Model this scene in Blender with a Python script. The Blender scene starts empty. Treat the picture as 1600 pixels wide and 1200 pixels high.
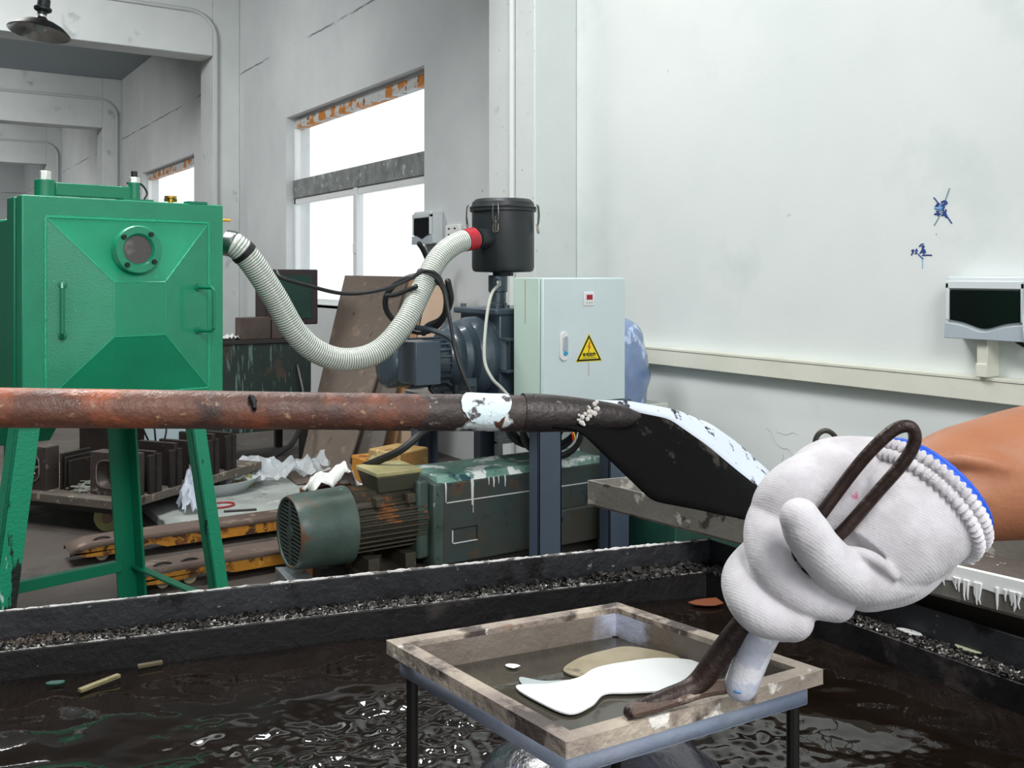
import bpy, bmesh, math, random
from mathutils import Vector, Matrix, noise
random.seed(7)
C = bpy.context.scene.collection
SC = bpy.context.scene
PI = math.pi
# ------------------------------------------------------------------ camera
FPX, HOR, AZ, EYE = 1525.0, 430.0, math.radians(33.1), 1.55
SA, CA = math.sin(AZ), math.cos(AZ)
cam = bpy.data.cameras.new('camera'); camo = bpy.data.objects.new('camera', cam); C.objects.link(camo)
camo.location = (0, 0, EYE); camo.rotation_euler = (PI/2, 0, -AZ)
cam.sensor_width = 36; cam.lens = FPX/1600*36; cam.shift_y = -(600-HOR)/1600
cam.clip_start = 0.05; cam.clip_end = 200
SC.camera = camo
SC.view_settings.view_transform = 'Standard'; SC.view_settings.look = 'None'
SC.view_settings.exposure = 0.27; SC.view_settings.gamma = 1; SC.view_settings.use_curve_mapping = False
# ------------------------------------------------------------------ world and lights
W = bpy.data.worlds.new('daylight'); SC.world = W; W.use_nodes = True
bg = W.node_tree.nodes['Background']; bg.inputs[0].default_value = (0.93, 0.97, 1.0, 1); bg.inputs[1].default_value = 1.15
def area(name, loc, target, sx, sy, power, col=(1, 1, 1)):
    l = bpy.data.lights.new(name, 'AREA'); l.shape = 'RECTANGLE'; l.size = sx; l.size_y = sy; l.energy = power; l.color = col
    o = bpy.data.objects.new(name, l); C.objects.link(o); o.location = loc
    o.rotation_euler = (Vector(target)-Vector(loc)).to_track_quat('-Z', 'Y').to_euler()
    return o
CW_ = (1.0, 0.99, 0.98)
area('unseen_overhead_light', (0.3, 4.4, 5.35), (0.9, 4.0, 0), 2.2, 1.6, 215, CW_)
area('unseen_overhead_light', (0.2, -2.2, 4.6), (3.2, 3.0, 0.6), 2.0, 2.0, 165, CW_)  # added fill from behind the camera, brightens the right wall and front faces
area('added_glint_light', (2.75, 4.9, 5.2), (1.0, 1.2, 0.85), 0.30, 0.30, 32, CW_)  # small unseen light added to make glints on the tank liquid
area('unseen_overhead_light', (0.0, 10.2, 5.35), (1.5, 12.5, 0), 2.0, 2.0, 300, CW_)  # unseen fill added to brighten the window wall and beam faces
area('unseen_overhead_light', (-1.0, 17.0, 5.35), (-1.0, 19.0, 0), 2.0, 2.0, 380, CW_)  # added fill for the bay before the third pillar, out of view
area('unseen_overhead_light', (-1.0, 25.0, 5.35), (-0.5, 27.0, 0), 2.0, 2.0, 420, CW_)  # same kind of added fill, one bay farther on
area('unseen_overhead_light', (-1.0, 32.0, 5.35), (-1.0, 34.0, 0), 2.0, 2.0, 260, CW_)  # unseen light added in the last bay to lift the far wall

# ------------------------------------------------------------------ pixel / world helpers
def cw(lat, d, z=0.0):                      # camera-frame ground coordinates -> world
    return Vector((lat*CA+d*SA, -lat*SA+d*CA, z))
def P(px, py, d): return cw((px-800)/FPX*d, d, EYE+(HOR-py)/FPX*d)
def PZ(px, py, z): return P(px, py, (EYE-z)*FPX/(py-HOR))
def PX(px, py, X):
    r = (px-800)/FPX; return P(px, py, X/(r*CA+SA))
def XY(px, Y):                              # world X of pixel column px on the plane y = Y
    r = (px-800)/FPX; return Y*(r*CA+SA)/(CA-r*SA)
def ZA(py, X, Y): return EYE+(HOR-py)/FPX*(X*SA+Y*CA)
# ------------------------------------------------------------------ materials
def hx(s):
    v = [int(s[i:i+2], 16)/255 for i in (0, 2, 4)]
    return tuple((c/12.92 if c <= .04045 else ((c+.055)/1.055)**2.4) for c in v)+(1.0,)
MATS = {}
def mat(name, col, rough=.6, metal=0.0, var=None, vs=3.0, spots=(), bump=0.0, bs=60.0, coat=0.0, trans=0.0, alpha=1.0,
        emit=None, line=None, ior=1.5, rvar=0.0, bstretch=(1, 1, 1), spec=None, zworn=None):
    if name in MATS: return MATS[name]
    m = bpy.data.materials.new(name); m.use_nodes = True; nt = m.node_tree; N = nt.nodes; L = nt.links
    b = N['Principled BSDF']
    b.inputs['Roughness'].default_value = rough; b.inputs['Metallic'].default_value = metal
    b.inputs['Coat Weight'].default_value = coat; b.inputs['Coat Roughness'].default_value = .12
    b.inputs['Transmission Weight'].default_value = trans; b.inputs['Alpha'].default_value = alpha; b.inputs['IOR'].default_value = ior
    if spec is not None: b.inputs['Specular IOR Level'].default_value = spec
    tc = N.new('ShaderNodeTexCoord')
    def nz(scale, stretch=(1, 1, 1), detail=5.0, seed=0.0, rg=.6):
        mp = N.new('ShaderNodeMapping'); L.new(tc.outputs['Object'], mp.inputs[0])
        mp.inputs['Scale'].default_value = stretch; mp.inputs['Location'].default_value = (seed*3.1, seed*1.7, seed*2.3)
        n = N.new('ShaderNodeTexNoise'); n.inputs['Scale'].default_value = scale; n.inputs['Detail'].default_value = detail
        n.inputs['Roughness'].default_value = rg
        L.new(mp.outputs[0], n.inputs['Vector']); return n.outputs['Fac']
    def ramp(fac, a, bb):
        r = N.new('ShaderNodeMapRange'); r.clamp = True
        r.inputs['From Min'].default_value = a; r.inputs['From Max'].default_value = bb; L.new(fac, r.inputs['Value']); return r.outputs[0]
    def mix(fac, a, bb):
        x = N.new('ShaderNodeMix'); x.data_type = 'RGBA'; L.new(fac, x.inputs[0])
        if isinstance(a, tuple): x.inputs[6].default_value = a
        else: L.new(a, x.inputs[6])
        if isinstance(bb, tuple): x.inputs[7].default_value = bb
        else: L.new(bb, x.inputs[7])
        return x.outputs[2]
    cur = hx(col)
    if var: cur = mix(ramp(nz(vs), .35, .65), cur, hx(var))
    for i, s in enumerate(spots):
        c2, sc, th = s[0], s[1], s[2]; soft = s[3] if len(s) > 3 else .03; st = s[4] if len(s) > 4 else (1, 1, 1)
        fz = nz(sc, st, seed=i+2.0)
        if zworn:                            # wear grows towards the foot of the part
            sz = N.new('ShaderNodeSeparateXYZ'); L.new(tc.outputs['Object'], sz.inputs[0]); zr = N.new('ShaderNodeMapRange')
            zr.inputs['From Min'].default_value = zworn[1]; zr.inputs['From Max'].default_value = zworn[0]; zr.inputs['To Max'].default_value = zworn[2]
            L.new(sz.outputs['Z'], zr.inputs['Value']); ad = N.new('ShaderNodeMath'); L.new(fz, ad.inputs[0]); L.new(zr.outputs[0], ad.inputs[1]); fz = ad.outputs[0]
        cur = mix(ramp(fz, th, th+soft), cur, hx(c2))
    if line:                                 # a broken plaster seam at height line[0]
        sp = N.new('ShaderNodeSeparateXYZ'); L.new(tc.outputs['Object'], sp.inputs[0])
        wob = N.new('ShaderNodeMath'); wob.operation = 'MULTIPLY_ADD'; L.new(nz(2.0), wob.inputs[0]); wob.inputs[1].default_value = .06
        L.new(sp.outputs['Z'], wob.inputs[2])
        cm = N.new('ShaderNodeMath'); cm.operation = 'COMPARE'; L.new(wob.outputs[0], cm.inputs[0])
        cm.inputs[1].default_value = line[0]; cm.inputs[2].default_value = .011
        mu = N.new('ShaderNodeMath'); mu.operation = 'MULTIPLY'; L.new(cm.outputs[0], mu.inputs[0]); L.new(ramp(nz(1.4, seed=5), .42, .56), mu.inputs[1])
        cur = mix(mu.outputs[0], cur, hx(line[1]))
    if isinstance(cur, tuple): b.inputs['Base Color'].default_value = cur
    else: L.new(cur, b.inputs['Base Color'])
    if rvar:
        r = N.new('ShaderNodeMapRange'); L.new(nz(vs*1.7, seed=9), r.inputs['Value'])
        r.inputs['To Min'].default_value = max(.02, rough-rvar); r.inputs['To Max'].default_value = min(1, rough+rvar)
        r.inputs['From Min'].default_value = .3; r.inputs['From Max'].default_value = .7
        L.new(r.outputs[0], b.inputs['Roughness'])
    if bump:
        bp = N.new('ShaderNodeBump'); bp.inputs['Strength'].default_value = bump; bp.inputs['Distance'].default_value = .01
        L.new(nz(bs, bstretch, seed=4), bp.inputs['Height']); L.new(bp.outputs[0], b.inputs['Normal'])
    if emit:
        b.inputs['Emission Color'].default_value = hx(emit[0]); b.inputs['Emission Strength'].default_value = emit[1]
    MATS[name] = m; return m
# ------------------------------------------------------------------ mesh builder (collects world-space geometry)
class MB:
    def __init__(s, xf=None): s.v = []; s.f = []; s.mi = []; s.m = 0; s.xf = xf or Matrix.Identity(4)
    def add(s, vs, fs, raw=False):
        n = len(s.v); s.v += [Vector(v) if raw else s.xf @ Vector(v) for v in vs]
        s.f += [tuple(i+n for i in f) for f in fs]; s.mi += [s.m]*len(fs); return s
    def box(s, a, b, raw=False):
        x0, y0, z0 = a; x1, y1, z1 = b
        return s.add([(x0, y0, z0), (x1, y0, z0), (x1, y1, z0), (x0, y1, z0), (x0, y0, z1), (x1, y0, z1), (x1, y1, z1), (x0, y1, z1)],
                     [(3, 2, 1, 0), (4, 5, 6, 7), (0, 1, 5, 4), (1, 2, 6, 5), (2, 3, 7, 6), (3, 0, 4, 7)])
    def hexa(s, b, t):                       # four bottom points, four top points
        return s.add(list(b)+list(t), [(3, 2, 1, 0), (4, 5, 6, 7), (0, 1, 5, 4), (1, 2, 6, 5), (2, 3, 7, 6), (3, 0, 4, 7)])
    def tube(s, pts, rad, n=12, caps=True, round_=False, closed=False):
        pts = [Vector(p) for p in pts]
        rad = [rad]*len(pts) if isinstance(rad, (int, float)) else list(rad)
        if round_:
            d0 = (pts[0]-pts[1]).normalized(); d1 = (pts[-1]-pts[-2]).normalized(); r0, r1 = rad[0], rad[-1]; k = 5
            pre = [(pts[0]+d0*r0*math.sin(a), r0*math.cos(a)) for a in [PI/2*(.985-i/k) for i in range(k)]]
            post = [(pts[-1]+d1*r1*math.sin(a), r1*math.cos(a)) for a in [PI/2*(i+1)/k*.985 for i in range(k)]]
            pts = [p for p, _ in pre]+pts+[p for p, _ in post]; rad = [r for _, r in pre]+rad+[r for _, r in post]
        N_ = len(pts); vs = []; fs = []
        tan = []
        for i in range(N_):
            if closed: t = pts[(i+1) % N_]-pts[i-1]
            else: t = pts[min(i+1, N_-1)]-pts[max(i-1, 0)]
            tan.append(t.normalized())
        up = Vector((0, 0, 1)) if abs(tan[0].z) < .9 else Vector((1, 0, 0))
        u = tan[0].cross(up).normalized()
        for i in range(N_):
            u = (u-tan[i]*u.dot(tan[i])).normalized(); w = tan[i].cross(u)
            for k in range(n):
                a = 2*PI*k/n; vs.append(pts[i]+(u*math.cos(a)+w*math.sin(a))*rad[i])
        for i in range(N_ if closed else N_-1):
            j = (i+1) % N_
            for k in range(n):
                k2 = (k+1) % n; fs.append((i*n+k, i*n+k2, j*n+k2, j*n+k))
        if caps and not closed:
            fs.append(tuple(range(n-1, -1, -1))); fs.append(tuple((N_-1)*n+k for k in range(n)))
        return s.add(vs, fs)
    def cyl(s, a, b, r, r2=None, n=24): return s.tube([a, b], [r, r if r2 is None else r2], n)
    def lathe(s, prof, c=(0, 0, 0), axis=(0, 0, 1), n=36):   # prof: (radius, height)
        c = Vector(c); ax = Vector(axis).normalized(); up = Vector((0, 0, 1)) if abs(ax.z) < .9 else Vector((1, 0, 0))
        u = ax.cross(up).normalized(); w = ax.cross(u); vs = []; fs = []
        for r, h in prof:
            for k in range(n):
                a = 2*PI*k/n; vs.append(c+ax*h+(u*math.cos(a)+w*math.sin(a))*max(r, 1e-5))
        for i in range(len(prof)-1):
            for k in range(n):
                k2 = (k+1) % n; fs.append((i*n+k, (i+1)*n+k, (i+1)*n+k2, i*n+k2))
        return s.add(vs, fs)
    def prism(s, poly, vec):                 # planar polygon (3D points) extruded along vec
        n = len(poly); vec = Vector(vec); vs = [Vector(p) for p in poly]+[Vector(p)+vec for p in poly]
        return s.add(vs, [tuple(range(n-1, -1, -1)), tuple(range(n, 2*n))]+[(i, (i+1) % n, n+(i+1) % n, n+i) for i in range(n)])
    def grid(s, rows, close=False):
        n = len(rows[0]); vs = [p for r in rows for p in r]; fs = []
        for i in range(len(rows)-1):
            for k in range(n-1): fs.append((i*n+k, i*n+k+1, (i+1)*n+k+1, (i+1)*n+k))
        return s.add(vs, fs)
    def ball(s, c, r, sc=(1, 1, 1), n=16, m=10):
        c = Vector(c)
        rows = [(max(1e-4, math.sin(PI*i/m)), -math.cos(PI*i/m)) for i in range(m+1)]
        vs = [c+Vector((a*math.cos(2*PI*k/n)*r*sc[0], a*math.sin(2*PI*k/n)*r*sc[1], h*r*sc[2])) for a, h in rows for k in range(n)]
        return s.add(vs, [(i*n+k, i*n+(k+1) % n, (i+1)*n+(k+1) % n, (i+1)*n+k) for i in range(m) for k in range(n)])
    def build(s, name, m, parent=None, bevel=0.0, smooth=True, angle=35, solid=0.0, kind=None, mods=None, seg=2):
        me = bpy.data.meshes.new(name); o = bpy.data.objects.new(name, me); C.objects.link(o)
        if parent is not None:
            o.parent = parent; inv = root_matrix(parent).inverted()
            vs = [inv @ v for v in s.v]
        else:
            xs = [v.x for v in s.v]; ys = [v.y for v in s.v]; zs = [v.z for v in s.v]
            org = Vector(((min(xs)+max(xs))/2, (min(ys)+max(ys))/2, min(zs)))
            if kind == 'structure': org = Vector((0, 0, 0))
            o.location = org; vs = [v-org for v in s.v]
        me.from_pydata([tuple(v) for v in vs], [], s.f)
        ms = m if isinstance(m, (list, tuple)) else [m]
        for q in ms: me.materials.append(q)
        if len(ms) > 1: me.polygons.foreach_set('material_index', s.mi)
        bm = bmesh.new(); bm.from_mesh(me); bmesh.ops.recalc_face_normals(bm, faces=bm.faces[:]); bm.to_mesh(me); bm.free()
        if smooth:
            me.polygons.foreach_set('use_smooth', [True]*len(me.polygons)); me.set_sharp_from_angle(angle=math.radians(angle))
        if solid:
            q = o.modifiers.new('solid', 'SOLIDIFY'); q.thickness = solid; q.offset = 0
        if bevel:
            q = o.modifiers.new('bevel', 'BEVEL'); q.width = bevel; q.segments = seg; q.limit_method = 'ANGLE'; q.angle_limit = math.radians(40)
            q.harden_normals = False
        if kind: o['kind'] = kind
        return o
ROOTM = {}
def root_matrix(o):
    while o.parent is not None: o = o.parent
    return ROOTM.get(o.name, Matrix.Translation(o.location))
def tag(o, label, cat, group=None, kind=None):
    o['label'] = label; o['category'] = cat
    if group: o['group'] = group
    if kind: o['kind'] = kind
    return o
def thing(name, label, cat, loc, rotz=0.0, group=None):
    o = bpy.data.objects.new(name, None); C.objects.link(o); o.location = loc; o.rotation_euler = (0, 0, rotz)
    o.empty_display_size = .05
    ROOTM[o.name] = Matrix.Translation(Vector(loc)) @ Matrix.Rotation(rotz, 4, 'Z')
    return tag(o, label, cat, group)
def catmull(pts, k=8):
    pts = [Vector(p) for p in pts]; q = [pts[0]*2-pts[1]]+pts+[pts[-1]*2-pts[-2]]; out = []
    for i in range(1, len(q)-2):
        a, b, c, d = q[i-1:i+3]
        for j in range(k):
            t = j/k; out.append(.5*((2*b)+(c-a)*t+(2*a-5*b+4*c-d)*t*t+(3*b-a-3*c+d)*t**3))
    out.append(pts[-1]); return out
def cat1(vals, k=8):
    return [v.x for v in catmull([Vector((v, 0, 0)) for v in vals], k)]
def pixpath(pts, k=8): return catmull([P(*p) for p in pts], k)
def cable(name, pts, r, m, parent=None, k=8, n=8):
    return MB().tube(catmull(pts, k), r, n, round_=True).build(name, m, parent)

# ------------------------------------------------------------------ shared materials
wall_m = mat('wall_plaster', 'd9dedc', .85, var='cfd6d4', vs=.6, spots=[('9fa7a5', 14, .745, .02), ('c6d0cc', 1.1, .58, .15), ('aab8b2', 3.0, .745, .02)], bump=.08, bs=30)
wallL_m = mat('wall_plaster_old', 'd4d8d8', .9, var='c6cbcc', vs=.8, spots=[('8d9496', 3, .70, .10), ('565d5f', 13, .745, .02)], bump=.1, bs=25, line=(4.30, '7d8486'))
ceil_m = mat('ceiling_paint', '9aa4a9', .9, var='98a2a7', vs=.7)
beam_m = mat('beam_plaster', 'd6dbd9', .9, var='c8cecd', vs=1.2, spots=[('9aa1a2', 2.5, .62, .12), ('6b7274', 14, .745, .02)], bump=.1, bs=25)
pillar_m = mat('pillar_plaster', 'd2d8d6', .85, var='c8cfcd', vs=1.0, spots=[('8f9594', 30, .675, .02), ('b9bfbe', 5, .66, .08)], bump=.1, bs=30)
floor_m = mat('floor_concrete', '57504a', .75, var='453f3a', vs=1.1, spots=[('7b756e', 4, .62, .1), ('26221f', 2.2, .6, .12)], bump=.25, bs=35, rvar=.2)
white_m = mat('white_paint', 'e6e8e6', .4)
green_m = mat('green_enamel', '06946a', .38, coat=.45, var='058560', vs=3, bump=.22, bs=170, spots=[('27b183', 30, .70, .05), ('064c38', 45, .74, .02)])
greendk_m = mat('green_enamel_chipped', '0c9069', .38, coat=.4, spots=[('0b2c25', 26, .66, .02, (1, 1, .35)), ('cfe3dc', 34, .72, .02, (1, 1, .4))], bump=.3, bs=90)
black_m = mat('black_rubber', '17191a', .45)
steel_m = mat('bright_steel', 'b8babb', .25, 1.0, bump=.05, bs=80)
nut_m = mat('zinc_nut', 'e2e2dc', .3, .6)
# ------------------------------------------------------------------ the setting
WX, XR = 4.13, 3.77          # wall plane, pillar front plane
CZ, BZ = 5.46, 4.47
def struct(mb, name, m, label=None, **k):
    o = mb.build(name, m, kind='structure', **k)
    if label: o['label'] = label
    return o
struct(MB().box((-9, -4, -.1), (4.5, 36.3, 0)), 'floor', floor_m, 'dark stained concrete workshop floor')
struct(MB().box((-9, -4, CZ), (4.5, 36.3, CZ+.15)), 'ceiling', ceil_m, 'grey painted concrete ceiling between the beams')
bays = [(7.78, 11.3), (15.35, 18.87), (22.9, 26.42)]
WZ0, WZ1 = 1.22, 3.44
mb = MB(); ys = -4.0
for a, b in bays:
    mb.box((WX, ys, 0), (WX+.3, a, CZ)); mb.box((WX, a, 0), (WX+.3, b, WZ0)); mb.box((WX, a, WZ1), (WX+.3, b, CZ)); ys = b
mb.box((WX, ys, 0), (WX+.3, 36, CZ))
mb.m = 0
# near stretch is cleaner than the far stretch: split by material at the first pillar
wn = MB().box((WX, -4, 0), (WX+.3, 5.8, CZ)); struct(wn, 'wall_right', wall_m, 'white plaster wall behind the cabinet and the switch box')
mb = MB(); ys = 5.8
for a, b in bays:
    mb.box((WX, ys, 0), (WX+.3, a, CZ)); mb.box((WX, a, 0), (WX+.3, b, WZ0)); mb.box((WX, a, WZ1), (WX+.3, b, CZ)); ys = b
mb.box((WX, ys, 0), (WX+.3, 36, CZ)); struct(mb, 'wall_back', wallL_m, 'grey stained plaster wall with the tall windows')
struct(MB().box((-9, 36, 0), (4.43, 36.3, CZ)), 'wall_far', wallL_m, 'grey wall closing the far end')
struct(MB().box((-9.3, -4, 0), (-9, 36.3, CZ)), 'wall_left', mat('wall_left_grey', '8f9496', .9), 'grey wall on the far left side')
k = 1
for y in (5.50, 13.08, 20.65, 28.22):
    mb = MB().box((XR, y, 0), (WX, y+.6, CZ)); struct(mb, 'trim_%d' % k, pillar_m if k == 1 else beam_m, bevel=.01); k += 1
    mb = MB().box((-9, y, BZ), (XR, y+.42, CZ)); struct(mb, 'trim_%d' % k, beam_m, bevel=.01); k += 1
glass_m = bpy.data.materials.new('window_glass'); glass_m.use_nodes = True
nt = glass_m.node_tree; nt.nodes.clear(); o_ = nt.nodes.new('ShaderNodeOutputMaterial'); mx = nt.nodes.new('ShaderNodeMixShader')
t_ = nt.nodes.new('ShaderNodeBsdfTransparent'); g_ = nt.nodes.new('ShaderNodeBsdfGlossy'); g_.inputs['Roughness'].default_value = .03
mx.inputs[0].default_value = .06; nt.links.new(t_.outputs[0], mx.inputs[1]); nt.links.new(g_.outputs[0], mx.inputs[2]); nt.links.new(mx.outputs[0], o_.inputs[0])
frame_m = mat('window_aluminium', 'e4e8e8', .4)
band_m = mat('mortar_band', '8e9392', .9, var='6f7473', vs=5, spots=[('b8bdbc', 12, .6, .06), ('4d5150', 20, .66, .03)], bump=.5, bs=30)
rust_m = mat('rusty_lintel', 'b9bdbb', .8, spots=[('b8742c', 4, .50, .04, (1, 1, 1)), ('7b4a1d', 9, .6, .05)], bump=.3, bs=40)
for i, (a, b) in enumerate(bays):
    r = bpy.data.objects.new('window_%d' % (i+1), None); C.objects.link(r); r.location = (WX+.1, (a+b)/2, WZ0); r['kind'] = 'structure'
    r['label'] = ['tall window with a grey mid band, nearest to the filter drum', 'tall window beyond the second pillar, above the green chamber', 'window beyond the third pillar'][i]
    x0, x1 = WX+.10, WX+.16
    MB().box((x0, a, WZ1-.13), (x1+.05, b, WZ1-.03)).build('lintel', rust_m, r)
    MB().box((x0-.02, a, 2.47), (x1+.02, b, 2.69)).build('mid_band', band_m, r, bevel=.008)
    f = MB(); t = .045
    for z0, z1 in ((WZ0, WZ0+.06), (2.40, 2.47)): f.box((x0, a, z0), (x1, b, z1))
    for y in (a, b-t): f.box((x0, y, WZ0), (x1, y+t, WZ1-.13))
    ym = a+.47*(b-a)
    f.box((x0-.02, ym, WZ0), (x1, ym+.09, 2.47)); f.build('window_frame', frame_m, r, bevel=.004)
    MB().box((x0-.1, a, WZ0-.03), (x1+.1, b, WZ0+.01)).build('window_sill', wall_m, r)
    MB().box((x0+.02, a, WZ0), (x0+.026, b, WZ1-.1)).build('pane', glass_m, r)
    MB().box((x0-.035, ym+.02, 1.78), (x0-.02, ym+.06, 1.88)).build('latch', frame_m, r)
# conduits: one down the near pillar, one along each far beam and down its pillar
cond_m = mat('conduit_plastic', 'd5d8d4', .5)
Yc = 5.75
o = MB().tube([(XR-.022, Yc, .02), (XR-.022, Yc, CZ-.01)], .022, 12).build('conduit', cond_m)
tag(o, 'straight white conduit pipe running up the near pillar above the filter drum', 'pipe')
cl = ['white conduit along the nearest beam, bending down the second pillar', 'thin white conduit along the second beam bending down at the third pillar',
      'faint white conduit along the farthest beam beside the far corner']
for i, y in enumerate((13.08, 20.65, 28.22)):
    xx = [3.80, 4.03, 4.03][i]; yy = y-.03; zt = 5.04
    pts = [(-6, yy, zt)]+[(xx-.35+.35*math.sin(a), yy, zt-.35+.35*math.cos(a)) for a in [PI/2*j/8 for j in range(9)]]+[(xx, yy, .02)]
    tag(MB().tube(pts, .024, 10).build('conduit', mat('conduit_dusty', 'c3c8c7', .6)), cl[i], 'pipe')
# trunking rail on the right wall
rail_m = mat('trunking_cream', 'd8d9cc', .6, var='cfd0c2', vs=3, spots=[('8f8c7c', 30, .72, .02), ('a7a593', 60, .71, .03)])
r = thing('cable_trunking', 'long cream trunking rail running along the white right wall', 'cable trunking', (WX, 2, .995))
MB().box((WX-.07, -3.9, .995), (WX-.0005, 5.35, 1.10)).build('channel', rail_m, r, bevel=.004)
MB().box((WX-.074, -3.9, 1.088), (WX-.0005, 5.35, 1.104)).build('cover', rail_m, r, bevel=.003)
# ------------------------------------------------------------------ pendant lamp
d = 6.6; top = P(62, 22, d)
r = thing('pendant_lamp', 'dark metal pendant lamp hanging in front of the nearest beam', 'lamp', (top.x, top.y, P(62, 66, d).z))
c0 = P(62, 46, d); R_ = 46/FPX*d
tilt = (Vector((CA, -SA, 0))*.09+Vector((SA, CA, 0))*.13+Vector((0, 0, 1))).normalized()
MB().lathe([(.033, .085), (.05, .062), (.10, .048), (.15, .022), (R_, -.022), (R_-.003, -.026)], c0, tilt, 40).build('lamp_shade', mat('shade_black', '1d1c1c', .4), r, angle=60)
MB().lathe([(.03, .074), (.05, .056), (.10, .042), (.15, .016), (R_-.003, -.026)], c0, tilt, 40).build('reflector', mat('reflector', 'cfd6d8', .18, 1.0), r, angle=60)
MB().lathe([(.0, .075), (.028, .075), (.03, .095), (.028, .11), (.0, .11)], c0, tilt, 20).build('collar', nut_m, r)
MB().lathe([(.0, .10), (.03, .10), (.03, .12), (.055, .135), (.058, .15), (.042, .16), (.040, .21), (.026, .225), (.0, .23)], c0, tilt, 20).build('socket', mat('socket_black', '23282a', .5), r)
MB().lathe([(0, .04), (.035, .04), (.05, .015), (.035, -.01), (0, -.02)], c0, tilt, 20).build('bulb', mat('bulb_glass', '9fa9a4', .2, spec=.6), r)
MB().tube([c0+tilt*.22, Vector((c0.x, c0.y, CZ))+Vector((.02, -.02, 0))], .008, 8).build('cord', mat('cord_beige', '8f8b6e', .6), r)
# ------------------------------------------------------------------ distribution boxes
box_m = mat('box_plastic', 'cfd6d8', .35); boxs_m = mat('box_cover_silver', 'a9b4bb', .3)
def switch_box(name, label, y0, y1, z0, z1, pr):
    r = thing(name, label, 'switch box', (WX, (y0+y1)/2, z0))
    x = WX-pr; hgt = z1-z0
    MB().box((x+.015, y0, z0+.02*hgt), (WX, y1, z1)).build('housing', box_m, r, bevel=.008)
    zc = z0+.22*hgt
    cv = []
    for i in range(25):
        t = i/24; cv.append((x, y0+(y1-y0)*t, zc-.09*hgt*math.exp(-((t-.5)/.2)**2)+.04*hgt*(abs(t-.5)*2)**2))
    lo = [(x, y1+.004, z0), (x, y0-.004, z0)]
    MB().prism([(x-.006, p[1], p[2]) for p in cv]+[(x-.006, p[1], p[2]) for p in lo], (.03, 0, 0)).build('lower_cover', boxs_m, r, bevel=.003)
    MB().prism([(x+.004, p[1]*.96+.04*(y0+y1)/2, p[2]+.012) for p in cv]+[(x+.004, y1-.02, z1-.22*hgt), (x+.004, y0+.02, z1-.22*hgt)], (.02, 0, 0)).build('window_flap', mat('smoked_plastic', '0c0c0e', .15), r)
    fr = MB(); fr.box((x-.002, y0, z1-.20*hgt), (x+.03, y1, z1-.02)); fr.box((x-.002, y0, zc+.02), (x+.03, y0+.018, z1-.1*hgt)); fr.box((x-.002, y1-.018, zc+.02), (x+.03, y1, z1-.1*hgt))
    fr.build('face_frame', box_m, r, bevel=.004)
    return r
nb = switch_box('distribution_box', 'white distribution box with black window on the right wall above the rail', 2.24, 2.60, 1.27, 1.545, .12)
MB().tube(catmull([(4.02, 2.225, 1.53), (4.0, 2.21, 1.47), (4.01, 2.225, 1.38), (4.0, 2.215, 1.30), (4.03, 2.225, 1.27)]), [.022]*33, 10).build('tape', mat('tape_white', 'e4e8ee', .5, var='cdd5e2', vs=30, bump=.6, bs=50), nb)
MB().box((4.04, 2.42, 1.16), (WX, 2.47, 1.27)).build('cable_duct', rail_m, nb, bevel=.003)
tag(MB().box((4.03, 2.42, 1.105), (WX, 2.47, 1.165)).build('duct_joint', rail_m, bevel=.004), 'short cream duct piece standing on the rail under the near switch box', 'cable duct')
tag(cable('power_cable', [(4.06, 2.30, 1.268), (4.05, 2.2, 1.22), (4.06, 2.05, 1.14), (4.08, 1.7, 1.11)], .009, black_m), 'black cable leaving the underside of the near switch box', 'cable')
switch_box('distribution_box', 'small switch box between the window and the filter drum', 7.43, 7.76, 1.82, 2.11, .13)
r = thing('wall_socket', 'white double socket on the wall beside the small switch box', 'socket', (WX, 7.2, 1.83))
MB().box((WX-.03, 7.10, 1.85), (WX, 7.34, 1.98)).build('plate', white_m, r, bevel=.006)
for yy in (7.16, 7.26):
    for zz in (1.89, 1.94): MB().box((WX-.033, yy, zz), (WX-.028, yy+.03, zz+.012)).build('slot', black_m, r)
# ------------------------------------------------------------------ scribbles on the wall
ink = mat('blue_ink', '1f3f86', .7); inkl = mat('pale_blue_ink', '6f9fd0', .7)
def strokes(name, label, sets):
    cat_ = 'crack' if 'crack' in name else 'scribble'
    r = thing(name, label, cat_, PX(sets[0][0][0][0], sets[0][0][0][1], WX-.001))
    for pts, w, m in sets:
        q = [PX(a, b, WX-.0012) for a, b in pts]
        MB().tube(catmull(q, 4) if len(q) > 2 else q, w*.5/FPX*4.6, 6).build('stroke', m, r)
ckm = mat('crack_grey', 'b6c0bb', .9)
g = lambda x, y: (1110+x/6.67, 640+y/6.67)
strokes('wall_crack', 'fine branching crack in the wall plaster between the blade and the glove', [([g(590, 190), g(640, 240), g(680, 340), g(750, 400), g(810, 410), g(860, 470)], .9, ckm), ([g(690, 230), g(790, 260), g(860, 240), g(915, 268)], .6, ckm), ([g(755, 460), g(762, 495), g(740, 545)], .8, ckm)])
g = lambda x, y: (1410+x/8.57, 280+y/8.57)
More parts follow.
